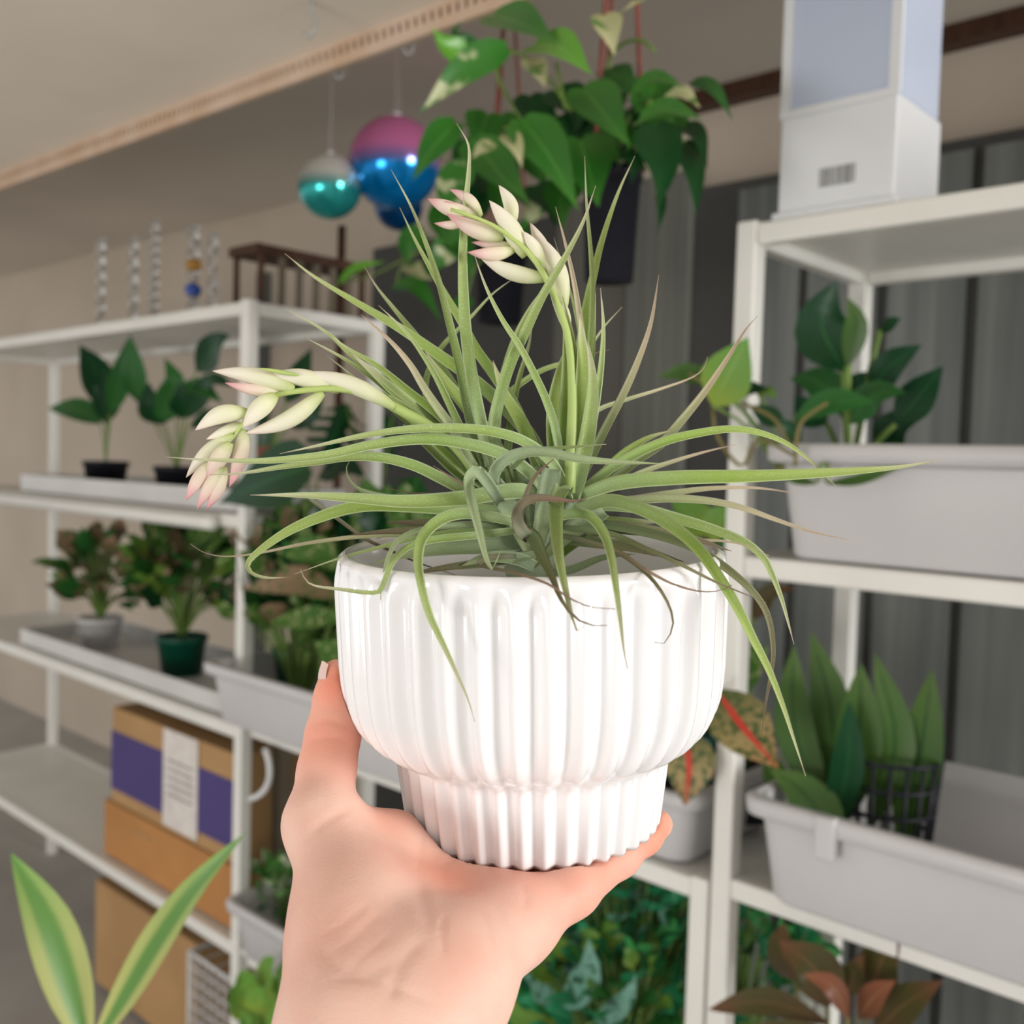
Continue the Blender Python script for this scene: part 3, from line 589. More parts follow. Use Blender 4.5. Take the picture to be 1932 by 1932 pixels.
# ============================================================ RIGHT SIDE PLANTS
leafplant('plant with a big near-black pointed leaf and green leaves in the upper right tub', 'rubber_plant', (1600, 900), .14, (.10, .08, m_green),
 [((-.02), (1592, 700), (1550, 610), (1578, 528), 104, l_dark, 'ovate'), ((-.06), (1600, 690), (1615, 610), (1600, 562), 44, l_snake, 'lance'), ((0), (1595, 760), (1540, 720), (1490, 715), 66, l_mid, 'ovate'), ((-.03), (1600, 800), (1650, 745), (1710, 740), 60, l_mid, 'ovate'), ((0), (1640, 740), (1680, 690), (1740, 650), 60, l_dark, 'ovate'),
  ((.02), (1600, 800), (1620, 740), (1660, 700), 80, l_dark, 'ovate'), ((0), (1690, 800), (1740, 740), (1780, 690), 70, l_dark, 'ovate'), ((.02), (1650, 850), (1700, 800), (1740, 790), 70, l_dark, 'ovate'), ((.02), (1560, 800), (1520, 770), (1500, 745), 60, l_dark, 'ovate'), ((0), (1660, 620), (1680, 612), (1700, 600), 30, l_dark, 'ovate')], 1.345, stemw=.004)
t = leafplant('trailing vine with a yellow-green heart leaf, spilling from the upper right tub', 'trailing_vine', (1480, 900), .03, None,
 [((-.10), (1345, 765), (1368, 720), (1412, 636), 96, l_lime, 'ovate'), ((-.06), (1345, 722), (1290, 702), (1240, 712), 38, l_snake, 'ovate'), ((-.05), (1375, 752), (1410, 735), (1450, 735), 34, l_dark, 'ovate'), ((-.05), (1430, 740), (1450, 740), (1466, 752), 24, l_lime, 'ovate'), ((-.04), (1480, 800), (1440, 780), (1412, 765), 40, l_dark, 'ovate'), ((-.04), (1500, 790), (1560, 760), (1650, 760), 52, l_mid, 'lance'), ((-.04), (1500, 840), (1490, 810), (1470, 790), 34, l_dark, 'ovate')], 1.48)
for pts in (((1345, 765), (1352, 820), (1400, 880), (1430, 830), (1500, 860)), ((1500, 880), (1510, 800), (1560, 760)), ((1400, 890), (1430, 905), (1480, 880)), ((1300, 705), (1350, 740), (1345, 765)), ((1400, 760), (1460, 790), (1490, 840))): MB().tube(cr([on(x, y, -.05) for x, y in pts], 14), .0024, 6).build('vine', m_stem, t)
t = leafplant('low trailing shoot hanging over the front of the upper right tub', 'trailing_vine', (1560, 880), -.03, None, [((1560, 912), (1620, 905), (1700, 880), 22, l_snake, 'lance'), ((1540, 912), (1500, 905), (1470, 898), 18, l_snake, 'lance')], 1.46)
leafplant('lime-leaved plant behind the right rim of the white pot', 'potted_plant', (1340, 1180), .10, None,
 [((1340, 1010), (1290, 960), (1265, 945), 70, l_lime, 'ovate'), ((1345, 1020), (1360, 980), (1385, 960), 60, l_lime, 'ovate'), ((1350, 1050), (1390, 1020), (1400, 990), 50, l_mid, 'ovate')], .905)
leafplant('red-veined caladium right of the white pot', 'caladium', (1285, 1630), .13, (.10, .155, m_teal),
 [((-.20), (1352, 1300), (1400, 1370), (1468, 1450), 110, l_calR, 'ovate'), ((-.16), (1288, 1375), (1300, 1440), (1292, 1520), 96, l_calR, 'ovate'), ((0), (1330, 1330), (1360, 1270), (1400, 1230), 100, l_mott, 'ovate'), ((0), (1320, 1400), (1290, 1330), (1270, 1290), 60, l_mott, 'ovate'), ((.02), (1370, 1300), (1420, 1250), (1450, 1220), 70, l_mott, 'ovate'), ((.04), (1340, 1260), (1350, 1220), (1370, 1180), 60, l_olive, 'ovate')], .899, stemm=m_stem)
leafplant('tall upright olive-green plant in the lower right tub', 'upright_leaf_plant', (1560, 1660), .10, None,
 [((-.04), (1560, 1540), (1500, 1380), (1498, 1215), 70, l_snake, 'lance'), ((.0), (1570, 1560), (1570, 1350), (1530, 1190), 84, l_snake, 'lance'), ((-.02), (1600, 1540), (1620, 1400), (1625, 1250), 84, l_snake, 'lance'), ((-.05), (1570, 1570), (1600, 1440), (1602, 1320), 60, l_dark, 'lance'), ((.0), (1640, 1560), (1690, 1400), (1650, 1230), 70, l_snake, 'lance'), ((-.07), (1590, 1590), (1510, 1490), (1450, 1450), 84, l_snake, 'ovate'), ((.02), (1700, 1600), (1740, 1400), (1760, 1260), 80, l_snake, 'lance'), ((-.03), (1540, 1600), (1480, 1500), (1440, 1400), 60, l_snake, 'lance')], .915)
# black basket pot
c = on(1665, 1650, .12); c.z = .915; t = thing('black_basket', c, 'black slatted basket behind the rim of the lower right tub', 'basket')
b = MB(); hb = .17
for k in range(20):
    a = 2*math.pi*k/20; b.tube([c+Vector((math.cos(a)*.05, math.sin(a)*.05, 0)), c+Vector((math.cos(a)*.066, math.sin(a)*.066, hb))], .0026, 6)
b.build('slats', m_black, t); b = MB()
for k in range(6): r = .05+.016*k/5; b.tube([c+Vector((math.cos(a)*r, math.sin(a)*r, hb*k/5)) for a in [2*math.pi*j/24 for j in range(24)]], .003, 6, closed=True)
b.build('rings', m_black, t)
# bottom right rusty plant
t = leafplant('olive and rust coloured plant in the bottom right corner', 'rust_leaf_plant', (1590, 2020), .02, (.12, .09, m_black),
 [((-.05), (1560, 1900), (1540, 1830), (1468, 1775), 90, l_olive, 'ovate'), ((-.08), (1600, 1920), (1570, 1860), (1515, 1838), 40, l_rust, 'lance'), ((-.08), (1560, 1930), (1450, 1890), (1335, 1905), 50, l_olive, 'lance'), ((-.1), (1580, 1960), (1500, 1950), (1400, 1945), 46, l_olive, 'lance'), ((0), (1640, 1900), (1660, 1820), (1700, 1760), 80, l_olive, 'ovate'), ((-.04), (1620, 1920), (1650, 1880), (1690, 1850), 50, l_rust, 'ovate'), ((.02), (1500, 1850), (1475, 1790), (1480, 1740), 60, l_olive, 'ovate'), ((0), (1650, 1950), (1700, 1900), (1780, 1850), 70, l_olive, 'ovate'), ((-.02), (1600, 1880), (1610, 1840), (1630, 1800), 44, l_olive, 'ovate')], .403, stemm=m_stem)
t = thing('pale_pot', on(1470, 1990, .1), 'pale plastic pot behind the rust leaves, bottom right', 'pot'); t.location.z = .403
MB().lathe(t.location, [(.045, 0), (.055, .09), (.05, .09), (.045, .05)], 24).build('pot', m_bin, t)
leafplant('dark trailing plant between the middle tub and the right post', 'potted_plant', (1420, 1240), .22, (.1, .08, m_black), [((1420, 1150), (1390, 1110), (1370, 1060), 60, l_dark, 'ovate'), ((1420, 1170), (1450, 1120), (1500, 1110), 40, l_olive, 'ovate')], .91)
#@@HERO@@
# ============================================================ THE WHITE POT
pt, pb = P(1001, 1038, .398), P(1005, 1538, .4085)
PH = (pt-pb).length; PAX = (pt-pb).normalized(); PX = (rt-PAX*rt.dot(PAX)).normalized(); PY = PAX.cross(PX)
def K(px): return px*.403/FP
def yz(y): return (1538-y)/500*PH
PROF = [(1538, 234), (1530, 238), (1500, 242), (1470, 246), (1440, 250), (1412, 253), (1400, 256), (1392, 264), (1384, 277), (1376, 291), (1366, 304), (1352, 317), (1335, 328), (1315, 337), (1292, 344), (1265, 348.5), (1230, 351.5), (1180, 353), (1130, 354.5), (1085, 355.5), (1058, 356), (1046, 355.5), (1040, 353.5), (1037, 350)]
def prof_r(z):
    zs = [yz(y) for y, r in PROF]; rs = [K(r) for y, r in PROF]
    return np.interp(z, zs, rs)
zz_ = []
for i in range(len(PROF)-1):
    a, b_ = yz(PROF[i][0]), yz(PROF[i+1][0]); n = max(1, int(abs(b_-a)/.0022))
    zz_ += [a+(b_-a)*k/n for k in range(n)]
zz_.append(yz(1037))
NR = 40; N = NR*12; Vv = []; Fc = []
def ring(rfun, z):
    for k in range(N):
        th = 2*math.pi*k/N; r = rfun(th); Vv.append(pb+PAX*z+(PX*math.cos(th)+PY*math.sin(th))*r)
rows = 0
def addring(R, z, amp):
    global rows
    ring(lambda th: R+amp*((0.25*abs(math.sin(NR/2*th+.2))+.75*(.5-.5*math.cos(NR*th+.4)))-.62), z); rows += 1
addring(K(180), .0012, .0); addring(K(228), .0004, .0)
for z in zz_:
    a_top = min(1, max(0, (yz(1047)-z)/(yz(1047)-yz(1080))))
    addring(float(prof_r(z)), z, (.0024+.0016*min(1, max(0, (z-yz(1400))/.02)))*(a_top*.93+.07))
zt_ = yz(1037)
for r_, z in ((346, zt_+.0008), (341, zt_+.0009), (336, zt_), (333, zt_-.003), (331, zt_-.02), (328, yz(1230)), (320, yz(1300)), (300, yz(1345)), (262, yz(1378)), (230, yz(1400)), (222, yz(1480)), (205, yz(1515)), (60, yz(1518))): addring(K(r_), z, .0)
for i in range(rows-1):
    for k in range(N): Fc.append((i*N+k, i*N+(k+1) % N, (i+1)*N+(k+1) % N, (i+1)*N+k))
Fc += [tuple(range(N))[::-1], tuple(range((rows-1)*N, rows*N))]
potob = obj('plant_pot', Vv, Fc, m_pot)
tag(potob, 'glossy white ribbed ceramic pot with a narrower foot, on the open hand', 'pot')
# ============================================================ THE HAND
m_skin = mat('skin', (.79, .53, .43), .5, .32, col2=(.75, .44, .35), scale=26, bump=.22, bscale=900, sss=.35, detail=4)
prims = []
def C_(p, q, k=.006): prims.append((p, q, k))
def J(x, y, d, r): return (np.array(P(x, y, d)), r*d/FP)
wr = J(715, 2010, .298, 128)
C_(J(655, 1955, .300, 122), J(560, 2330, .262, 118), .02); C_(J(768, 1985, .300, 116), J(690, 2330, .262, 116), .02)
C_(J(655, 1955, .300, 118), J(668, 1740, .334, 104), .015)      # thenar root
C_(J(668, 1740, .334, 102), J(612, 1560, .362, 66), .012)       # thenar to thumb knuckle
C_(J(603, 1548, .364, 66), J(617, 1450, .380, 50), .008)
C_(J(617, 1450, .380, 49), J(628, 1388, .388, 50), .006)        # thumb ip
C_(J(628, 1388, .388, 50), J(637, 1318, .394, 43), .004); C_(J(637, 1318, .394, 43), J(636, 1276, .396, 33), .004)
imc, mmc, rmc, pmc = J(742, 1616, .378, 58), J(852, 1672, .379, 58), J(915, 1700, .371, 58), J(972, 1738, .350, 68)
C_(J(680, 1800, .325, 90), imc, .02); C_(J(740, 1880, .318, 84), mmc, .02); C_(J(800, 1880, .316, 86), rmc, .02); C_(J(835, 1858, .314, 106), pmc, .015)
C_(J(640, 1600, .366, 46), imc, .016)                           # web
C_(J(768, 1985, .300, 116), J(842, 1850, .315, 106), .015)      # heel of the hand
C_(imc, mmc, .012); C_(mmc, pmc, .012)
def finger(a, pts):
    prev = a
    for q in pts: C_(prev, q, .005); prev = q
finger(imc, [J(800, 1582, .405, 46), J(850, 1535, .432, 42), J(900, 1500, .452, 36)])
finger(mmc, [J(905, 1625, .393, 50), J(985, 1562, .423, 42), J(1045, 1524, .446, 36)])
finger(rmc, [J(1000, 1650, .376, 46), J(1095, 1585, .408, 40), J(1150, 1545, .432, 33)])
finger(pmc, [J(1078, 1677, .362, 50), J(1165, 1612, .386, 40), J(1212, 1576, .400, 34), J(1242, 1555, .410, 28)])
allp = np.array([p for a, b_, k in prims for p in (a[0]-a[1], a[0]+a[1], b_[0]-b_[1], b_[0]+b_[1])])
lo = allp.min(0)-.006; hi = allp.max(0)+.006; hs = .00115
dim = np.ceil((hi-lo)/hs).astype(int)+1
G3 = np.full(dim, .05, np.float32)
axs = [lo[i]+hs*np.arange(dim[i]) for i in range(3)]
for (a, ra), (b_, rb), k in prims:
    R = max(ra, rb)+k*2+.004; mn = np.minimum(a, b_)-R; mx = np.maximum(a, b_)+R
    i0 = np.maximum(((mn-lo)/hs).astype(int), 0); i1 = np.minimum(((mx-lo)/hs).astype(int)+2, dim)
    sl = tuple(slice(i0[i], i1[i]) for i in range(3))
    X, Y, Zg = np.meshgrid(*[axs[i][sl[i]] for i in range(3)], indexing='ij'); Q = np.stack([X, Y, Zg], -1)-a
    ab = b_-a; L2 = ab@ab; tt = np.clip((Q@ab)/max(L2, 1e-12), 0, 1)
    d = np.linalg.norm(Q-tt[..., None]*ab, axis=-1)-(ra+(rb-ra)*tt)
    g = G3[sl]; h = np.clip(k-np.abs(g-d), 0, None)/k; G3[sl] = np.minimum(g, d)-h*h*k*.25
# flesh gives way where the pot presses on it
X, Y, Zg = np.meshgrid(*axs, indexing='ij'); Q = np.stack([X, Y, Zg], -1)-np.array(pb)
zl = Q@np.array(PAX); rho = np.sqrt(np.maximum((Q*Q).sum(-1)-zl*zl, 0))
ins = np.minimum(np.minimum(prof_r(zl)+.0012-rho, zl+.0006), PH+.01-zl)
G3 = np.maximum(G3, ins.astype(np.float32)); del X, Y, Zg, Q
def surface_nets(g, lo, hs):
    s = g < 0; c = [g[i:g.shape[0]-1+i, j:g.shape[1]-1+j, k:g.shape[2]-1+k] for i in (0, 1) for j in (0, 1) for k in (0, 1)]
    sg = [x < 0 for x in c]; tot = sum(x.astype(np.int8) for x in sg); act = (tot > 0) & (tot < 8)
    idx = np.full(act.shape, -1, int); ii = np.argwhere(act); idx[act] = np.arange(len(ii))
    cv = np.array([x[act] for x in c]); off = np.array([(i, j, k) for i in (0, 1) for j in (0, 1) for k in (0, 1)], float)
    acc = np.zeros((len(ii), 3)); cnt = np.zeros(len(ii))
    for e0_ in range(8):
        for ax in range(3):
            e1_ = e0_ | (4 >> ax)
            if e1_ == e0_: continue
            va, vb = cv[e0_], cv[e1_]; m = (va < 0) != (vb < 0); t = np.where(m, va/np.where(m, va-vb, 1), 0)
            acc[m] += (off[e0_]+(off[e1_]-off[e0_])*t[:, None])[m]; cnt[m] += 1
    V3 = lo+hs*(ii+acc/cnt[:, None]); F3 = []
    for ax in range(3):
        sa = s.take(range(0, s.shape[ax]-1), ax); sb_ = s.take(range(1, s.shape[ax]), ax)
        o1, o2 = [q for q in range(3) if q != ax]
        e = np.argwhere(sa != sb_); e = e[(e[:, o1] > 0) & (e[:, o2] > 0) & (e[:, o1] < act.shape[o1]) & (e[:, o2] < act.shape[o2])]
        q = []
        for da, db in ((-1, -1), (0, -1), (0, 0), (-1, 0)):
            w_ = e.copy(); w_[:, o1] += da; w_[:, o2] += db; q.append(idx[w_[:, 0], w_[:, 1], w_[:, 2]])
        q = np.array(q).T; flip = s[e[:, 0], e[:, 1], e[:, 2]]
        if ax == 1: flip = ~flip
        q[~flip] = q[~flip][:, ::-1]; F3.append(q)
    return V3, np.concatenate(F3)
V3, F3 = surface_nets(G3, lo, hs)
E3 = np.concatenate([F3[:, [i, (i+1) % 4]] for i in range(4)])
deg = np.bincount(E3[:, 0], minlength=len(V3))+np.bincount(E3[:, 1], minlength=len(V3))
for it in range(5):
    acc = np.zeros_like(V3)
    for ax in range(3): acc[:, ax] = np.bincount(E3[:, 0], V3[E3[:, 1], ax], len(V3))+np.bincount(E3[:, 1], V3[E3[:, 0], ax], len(V3))
    V3 = V3*.45+.55*acc/np.maximum(deg, 1)[:, None]
# vertex normals
fn = np.cross(V3[F3[:, 2]]-V3[F3[:, 0]], V3[F3[:, 3]]-V3[F3[:, 1]]); vn = np.zeros_like(V3)
for i in range(4):
    for ax in range(3): vn[:, ax] += np.bincount(F3[:, i], fn[:, ax], len(V3))
vn /= np.linalg.norm(vn, axis=1)[:, None]+1e-12
cN, fN, rN, uN = (np.array(v) for v in (CAM, fw, rt, up))
dd = (V3-cN)@fN; SX = 966+FP*((V3-cN)@rN)/dd; SY = 966-FP*((V3-cN)@uN)/dd
if (vn*(V3-V3.mean(0))).sum() < 0: vn = -vn; F3 = F3[:, ::-1]
facing = np.clip(-((vn*((V3-cN)/np.linalg.norm(V3-cN, axis=1)[:, None])).sum(1)), 0, 1)
def crease(pts, wpx, depth, side=0):
    L = np.array([tuple(v) for v in cr([Vector((x, y, 0)) for x, y in pts], 24)])[:, :2]; best = np.full(len(V3), 1e9); n = len(L)
    tt_ = np.zeros(len(V3))
    for i in range(n-1):
        ab = L[i+1]-L[i]; q = np.stack([SX, SY], 1)-L[i]; t = np.clip(q@ab/(ab@ab), 0, 1); d = np.linalg.norm(q-t[:, None]*ab, axis=1); m = d < best; best[m] = d[m]; tt_[m] = (i+t[m])/(n-1)
    fade = np.clip(np.minimum(tt_, 1-tt_)*6+.15, 0, 1); return vn*(-.85*depth*np.exp(-(best/wpx)**2)*fade*facing)[:, None]
D3 = np.zeros_like(V3)
for pts, wp, dp in (
    (((668, 1520), (720, 1560), (765, 1640), (800, 1700), (815, 1760)), 16, .0016),      # thenar fold
    (((668, 1520), (640, 1535), (600, 1560), (570, 1600)), 9, .0007),
    (((815, 1690), (845, 1690), (885, 1660), (930, 1635)), 24, .0020),                     # palm hollow
    (((800, 1700), (790, 1640), (800, 1560)), 7, .0006), (((850, 1700), (835, 1640), (880, 1600)), 7, .0005),
    (((838, 1720), (834, 1760), (840, 1800)), 8, .0009), (((905, 1710), (925, 1770), (935, 1830)), 7, .0008), (((930, 1705), (955, 1745), (962, 1790)), 6, .0006),
    (((985, 1668), (992, 1690), (990, 1715)), 8, .0007), (((1120, 1600), (1135, 1630), (1140, 1655)), 7, .0007),
    (((800, 1770), (770, 1800), (745, 1850), (740, 1890)), 14, .0010), (((700, 1700), (650, 1740), (600, 1770)), 7, .0004), (((720, 1720), (660, 1775), (620, 1800)), 7, .0004), (((740, 1760), (690, 1800), (650, 1840)), 7, .0004),
    (((600, 1780), (640, 1825), (700, 1835), (760, 1800)), 16, .0009), (((610, 1850), (680, 1845), (760, 1870), (830, 1900)), 9, .0005),
    (((578, 1370), (620, 1358), (672, 1380)), 8, .0007), (((580, 1400), (620, 1392), (668, 1402)), 6, .0004), (((640, 1480), (652, 1492), (668, 1496)), 9, .0006)):
    D3 += crease(pts, wp, dp)
V3 = V3+D3
hand = obj('hand', V3.tolist(), F3.tolist(), m_skin)
tag(hand, 'open left hand with raised thumb, palm up, holding the white ribbed pot', 'hand')
# redder skin pigment at finger pads and creases
ca = hand.data.color_attributes.new('flush', 'FLOAT_COLOR', 'POINT')
fl = np.zeros(len(V3))
for (q, r_, k) in ((P(640, 1290, .39), .016, .9), (P(625, 1400, .385), .018, .7), (P(630, 1480, .375), .012, .45), (P(1215, 1575, .40), .020, .8), (P(1080, 1660, .37), .020, .6), (P(985, 1650, .36), .016, .5), (P(840, 1660, .35), .016, .5), (P(720, 1570, .37), .012, .45), (P(700, 1850, .32), .02, .2)):
    fl = np.maximum(fl, k*np.exp(-(np.linalg.norm(V3-np.array(q), axis=1)/r_)**2))
ca.data.foreach_set('color', np.repeat(fl, 4).astype(np.float32))
nt = m_skin.node_tree; at = nt.nodes.new('ShaderNodeAttribute'); at.attribute_name = 'flush'; mx = nt.nodes.new('ShaderNodeMix'); mx.data_type = 'RGBA'
bs = nt.nodes['Principled BSDF']; src = bs.inputs['Base Color'].links[0].from_socket
nt.links.new(at.outputs['Fac'], mx.inputs['Factor']); nt.links.new(src, mx.inputs['A']); mx.inputs['B'].default_value = (.86, .27, .17, 1); nt.links.new(mx.outputs['Result'], bs.inputs['Base Color'])
# thumb nail, seen from its side
na_ = P(636, 1276, .396); Tn = (P(636, 1245, .397)-P(634, 1330, .394)).normalized(); On = (-rt*.93-fw*.30); On = (On-Tn*On.dot(Tn)).normalized(); Sn = Tn.cross(On)
Vv = []; Fc = []; nn = 9
for lay in (0, 1):
    for i in range(nn):
        t = i/(nn-1)
        for k in range(nn):
            u = -1+2*k/(nn-1); hw = .0060*min(1, (1-(2*abs(t-.5))**4)**.5+.25)
            rad = .0065+.0019*math.sin(math.pi*min(1, t*1.05)*.75)-.0006*t-lay*.0004; ang = u*.80
            Vv.append(P(637, 1300, .395)+Tn*(-.0022+.0132*t-.0016*u*u*(1 if t > .5 else -1)*abs(2*t-1))+(On*math.cos(ang)+Sn*math.sin(ang))*rad*(1-.12*t*t))
    b0_ = lay*nn*nn
    for i in range(nn-1):
        for k in range(nn-1): q = (b0_+i*nn+k, b0_+i*nn+k+1, b0_+(i+1)*nn+k+1, b0_+(i+1)*nn+k); Fc.append(q if lay == 0 else q[::-1])
obj('fingernail', Vv, Fc, mat('fingernail', (.88, .60, .50), .25, .5, scale=40, sss=.2), hand)['label'] = 'pale pink thumb nail seen from its side'
# ============================================================ THE AIR PLANT
def tillmat(name, stops, edge, sp=(.62, .70, .48), rough=.55):
    return leafmat(name, stops, edge=edge, spots=sp, spotscale=3500, spotlo=.60, rough=rough, transl=.22, spec=.3)
T_ = {
 'g': tillmat('air_plant_green', [(0, (.36, .48, .24)), (.35, (.30, .42, .11)), (.75, (.40, .48, .18)), (.93, (.55, .52, .36)), (1, (.42, .30, .26))], (.56, .68, .38)),
 'b': tillmat('air_plant_bright_green', [(0, (.38, .51, .24)), (.4, (.33, .48, .09)), (.8, (.43, .53, .16)), (.95, (.62, .60, .38)), (1, (.5, .36, .28))], (.60, .72, .36)),
 't': tillmat('air_plant_tan_tipped', [(0, (.36, .46, .22)), (.4, (.46, .50, .26)), (.7, (.60, .50, .34)), (1, (.46, .30, .24))], (.62, .60, .42)),
 'o': tillmat('air_plant_olive', [(0, (.28, .38, .2)), (.4, (.25, .29, .13)), (.75, (.22, .19, .10)), (1, (.17, .10, .08))], (.28, .30, .17), sp=(.34, .36, .24)),
 'k': tillmat('air_plant_dry_brown', [(0, (.28, .32, .2)), (.4, (.27, .23, .14)), (1, (.24, .12, .08))], (.26, .2, .15), sp=(.3, .26, .2)),
 's': tillmat('air_plant_silver_green', [(0, (.34, .44, .28)), (.5, (.36, .46, .24)), (1, (.42, .48, .24))], (.48, .58, .38)),
}
ctr = P(1015, 1000, .398)
plant = thing('air_plant', P(1005, 1075, .40), 'spiky pale green air plant with two cream flower spikes, sitting in the white ribbed pot', 'plant')
def hero_leaf(row):
    pts, wpx, ds, mk = row[:4]; kw = row[4] if len(row) > 4 else {}
    if (pts[0][0]-1020)**2+(pts[0][1]-950)**2 > (pts[-1][0]-1020)**2+(pts[-1][1]-950)**2 and not kw.get('keep'): pts = pts[::-1]
    n = len(pts); q = []
    acc = [0]
    for i in range(n-1): acc.append(acc[-1]+math.hypot(pts[i+1][0]-pts[i][0], pts[i+1][1]-pts[i][1]))
    dof = [.398+interp(ds, a/acc[-1])*.01 for a in acc]
    q = [P(x, y, d) for (x, y), d in zip(pts, dof)]
    ns = max(14, int(acc[-1]/12)); L = cr(q, ns); tw = kw.get('tilt', random.uniform(.15, .6)); sd = kw.get('side', random.uniform(-.35, .35)); cup = kw.get('cup', .55)
    Vv = []; uv = []; Fc = []; na = 6; Sp = None
    for i, p in enumerate(L):
        t = i/(ns-1); T = (L[min(i+1, ns-1)]-L[max(i-1, 0)]).normalized(); vw = (CAM-p).normalized()
        nv = (vw+Z*tw+rt*sd).normalized(); S = T.cross(nv)
        S = S.normalized() if S.length > .02 else Sp
        if Sp is not None:
            if S.dot(Sp) < 0: S = -S
            S = (S*.55+Sp*.45).normalized()
        Sp = S; N_ = S.cross(T).normalized()
        if N_.dot(nv) < 0: N_ = -N_
        app = math.sqrt(max(.25, 1-S.dot(vw)**2)); dep = (p-CAM).dot(fw)
        w_ = (.80+.2*min(1, t/.12))*max(0, 1-t**kw.get('pw', 1.7))**.95
        hw = max(.00012, wpx*1.2*dep/FP/2*w_/app); th = min(.0005, hw*.3)
        for k in range(na): u = -1+2*k/(na-1); Vv.append(p+S*u*hw+N_*(cup*hw*(u*u-.5))); uv.append(((u+1)/2, t))
        for k in range(na): u = 1-2*k/(na-1); Vv.append(p+S*u*hw*.995+N_*(cup*hw*(u*u-.5)-th*(1-u*u)-.00004)); uv.append(((u+1)/2, t))
    m2 = 2*na
    for i in range(ns-1):
        for k in range(m2): Fc.append((i*m2+k, i*m2+(k+1) % m2, (i+1)*m2+(k+1) % m2, (i+1)*m2+k))
    Fc += [tuple(range(m2))[::-1], tuple(range((ns-1)*m2, ns*m2))]
    return obj('leaf', Vv, Fc, T_[mk], plant, uv=uv)
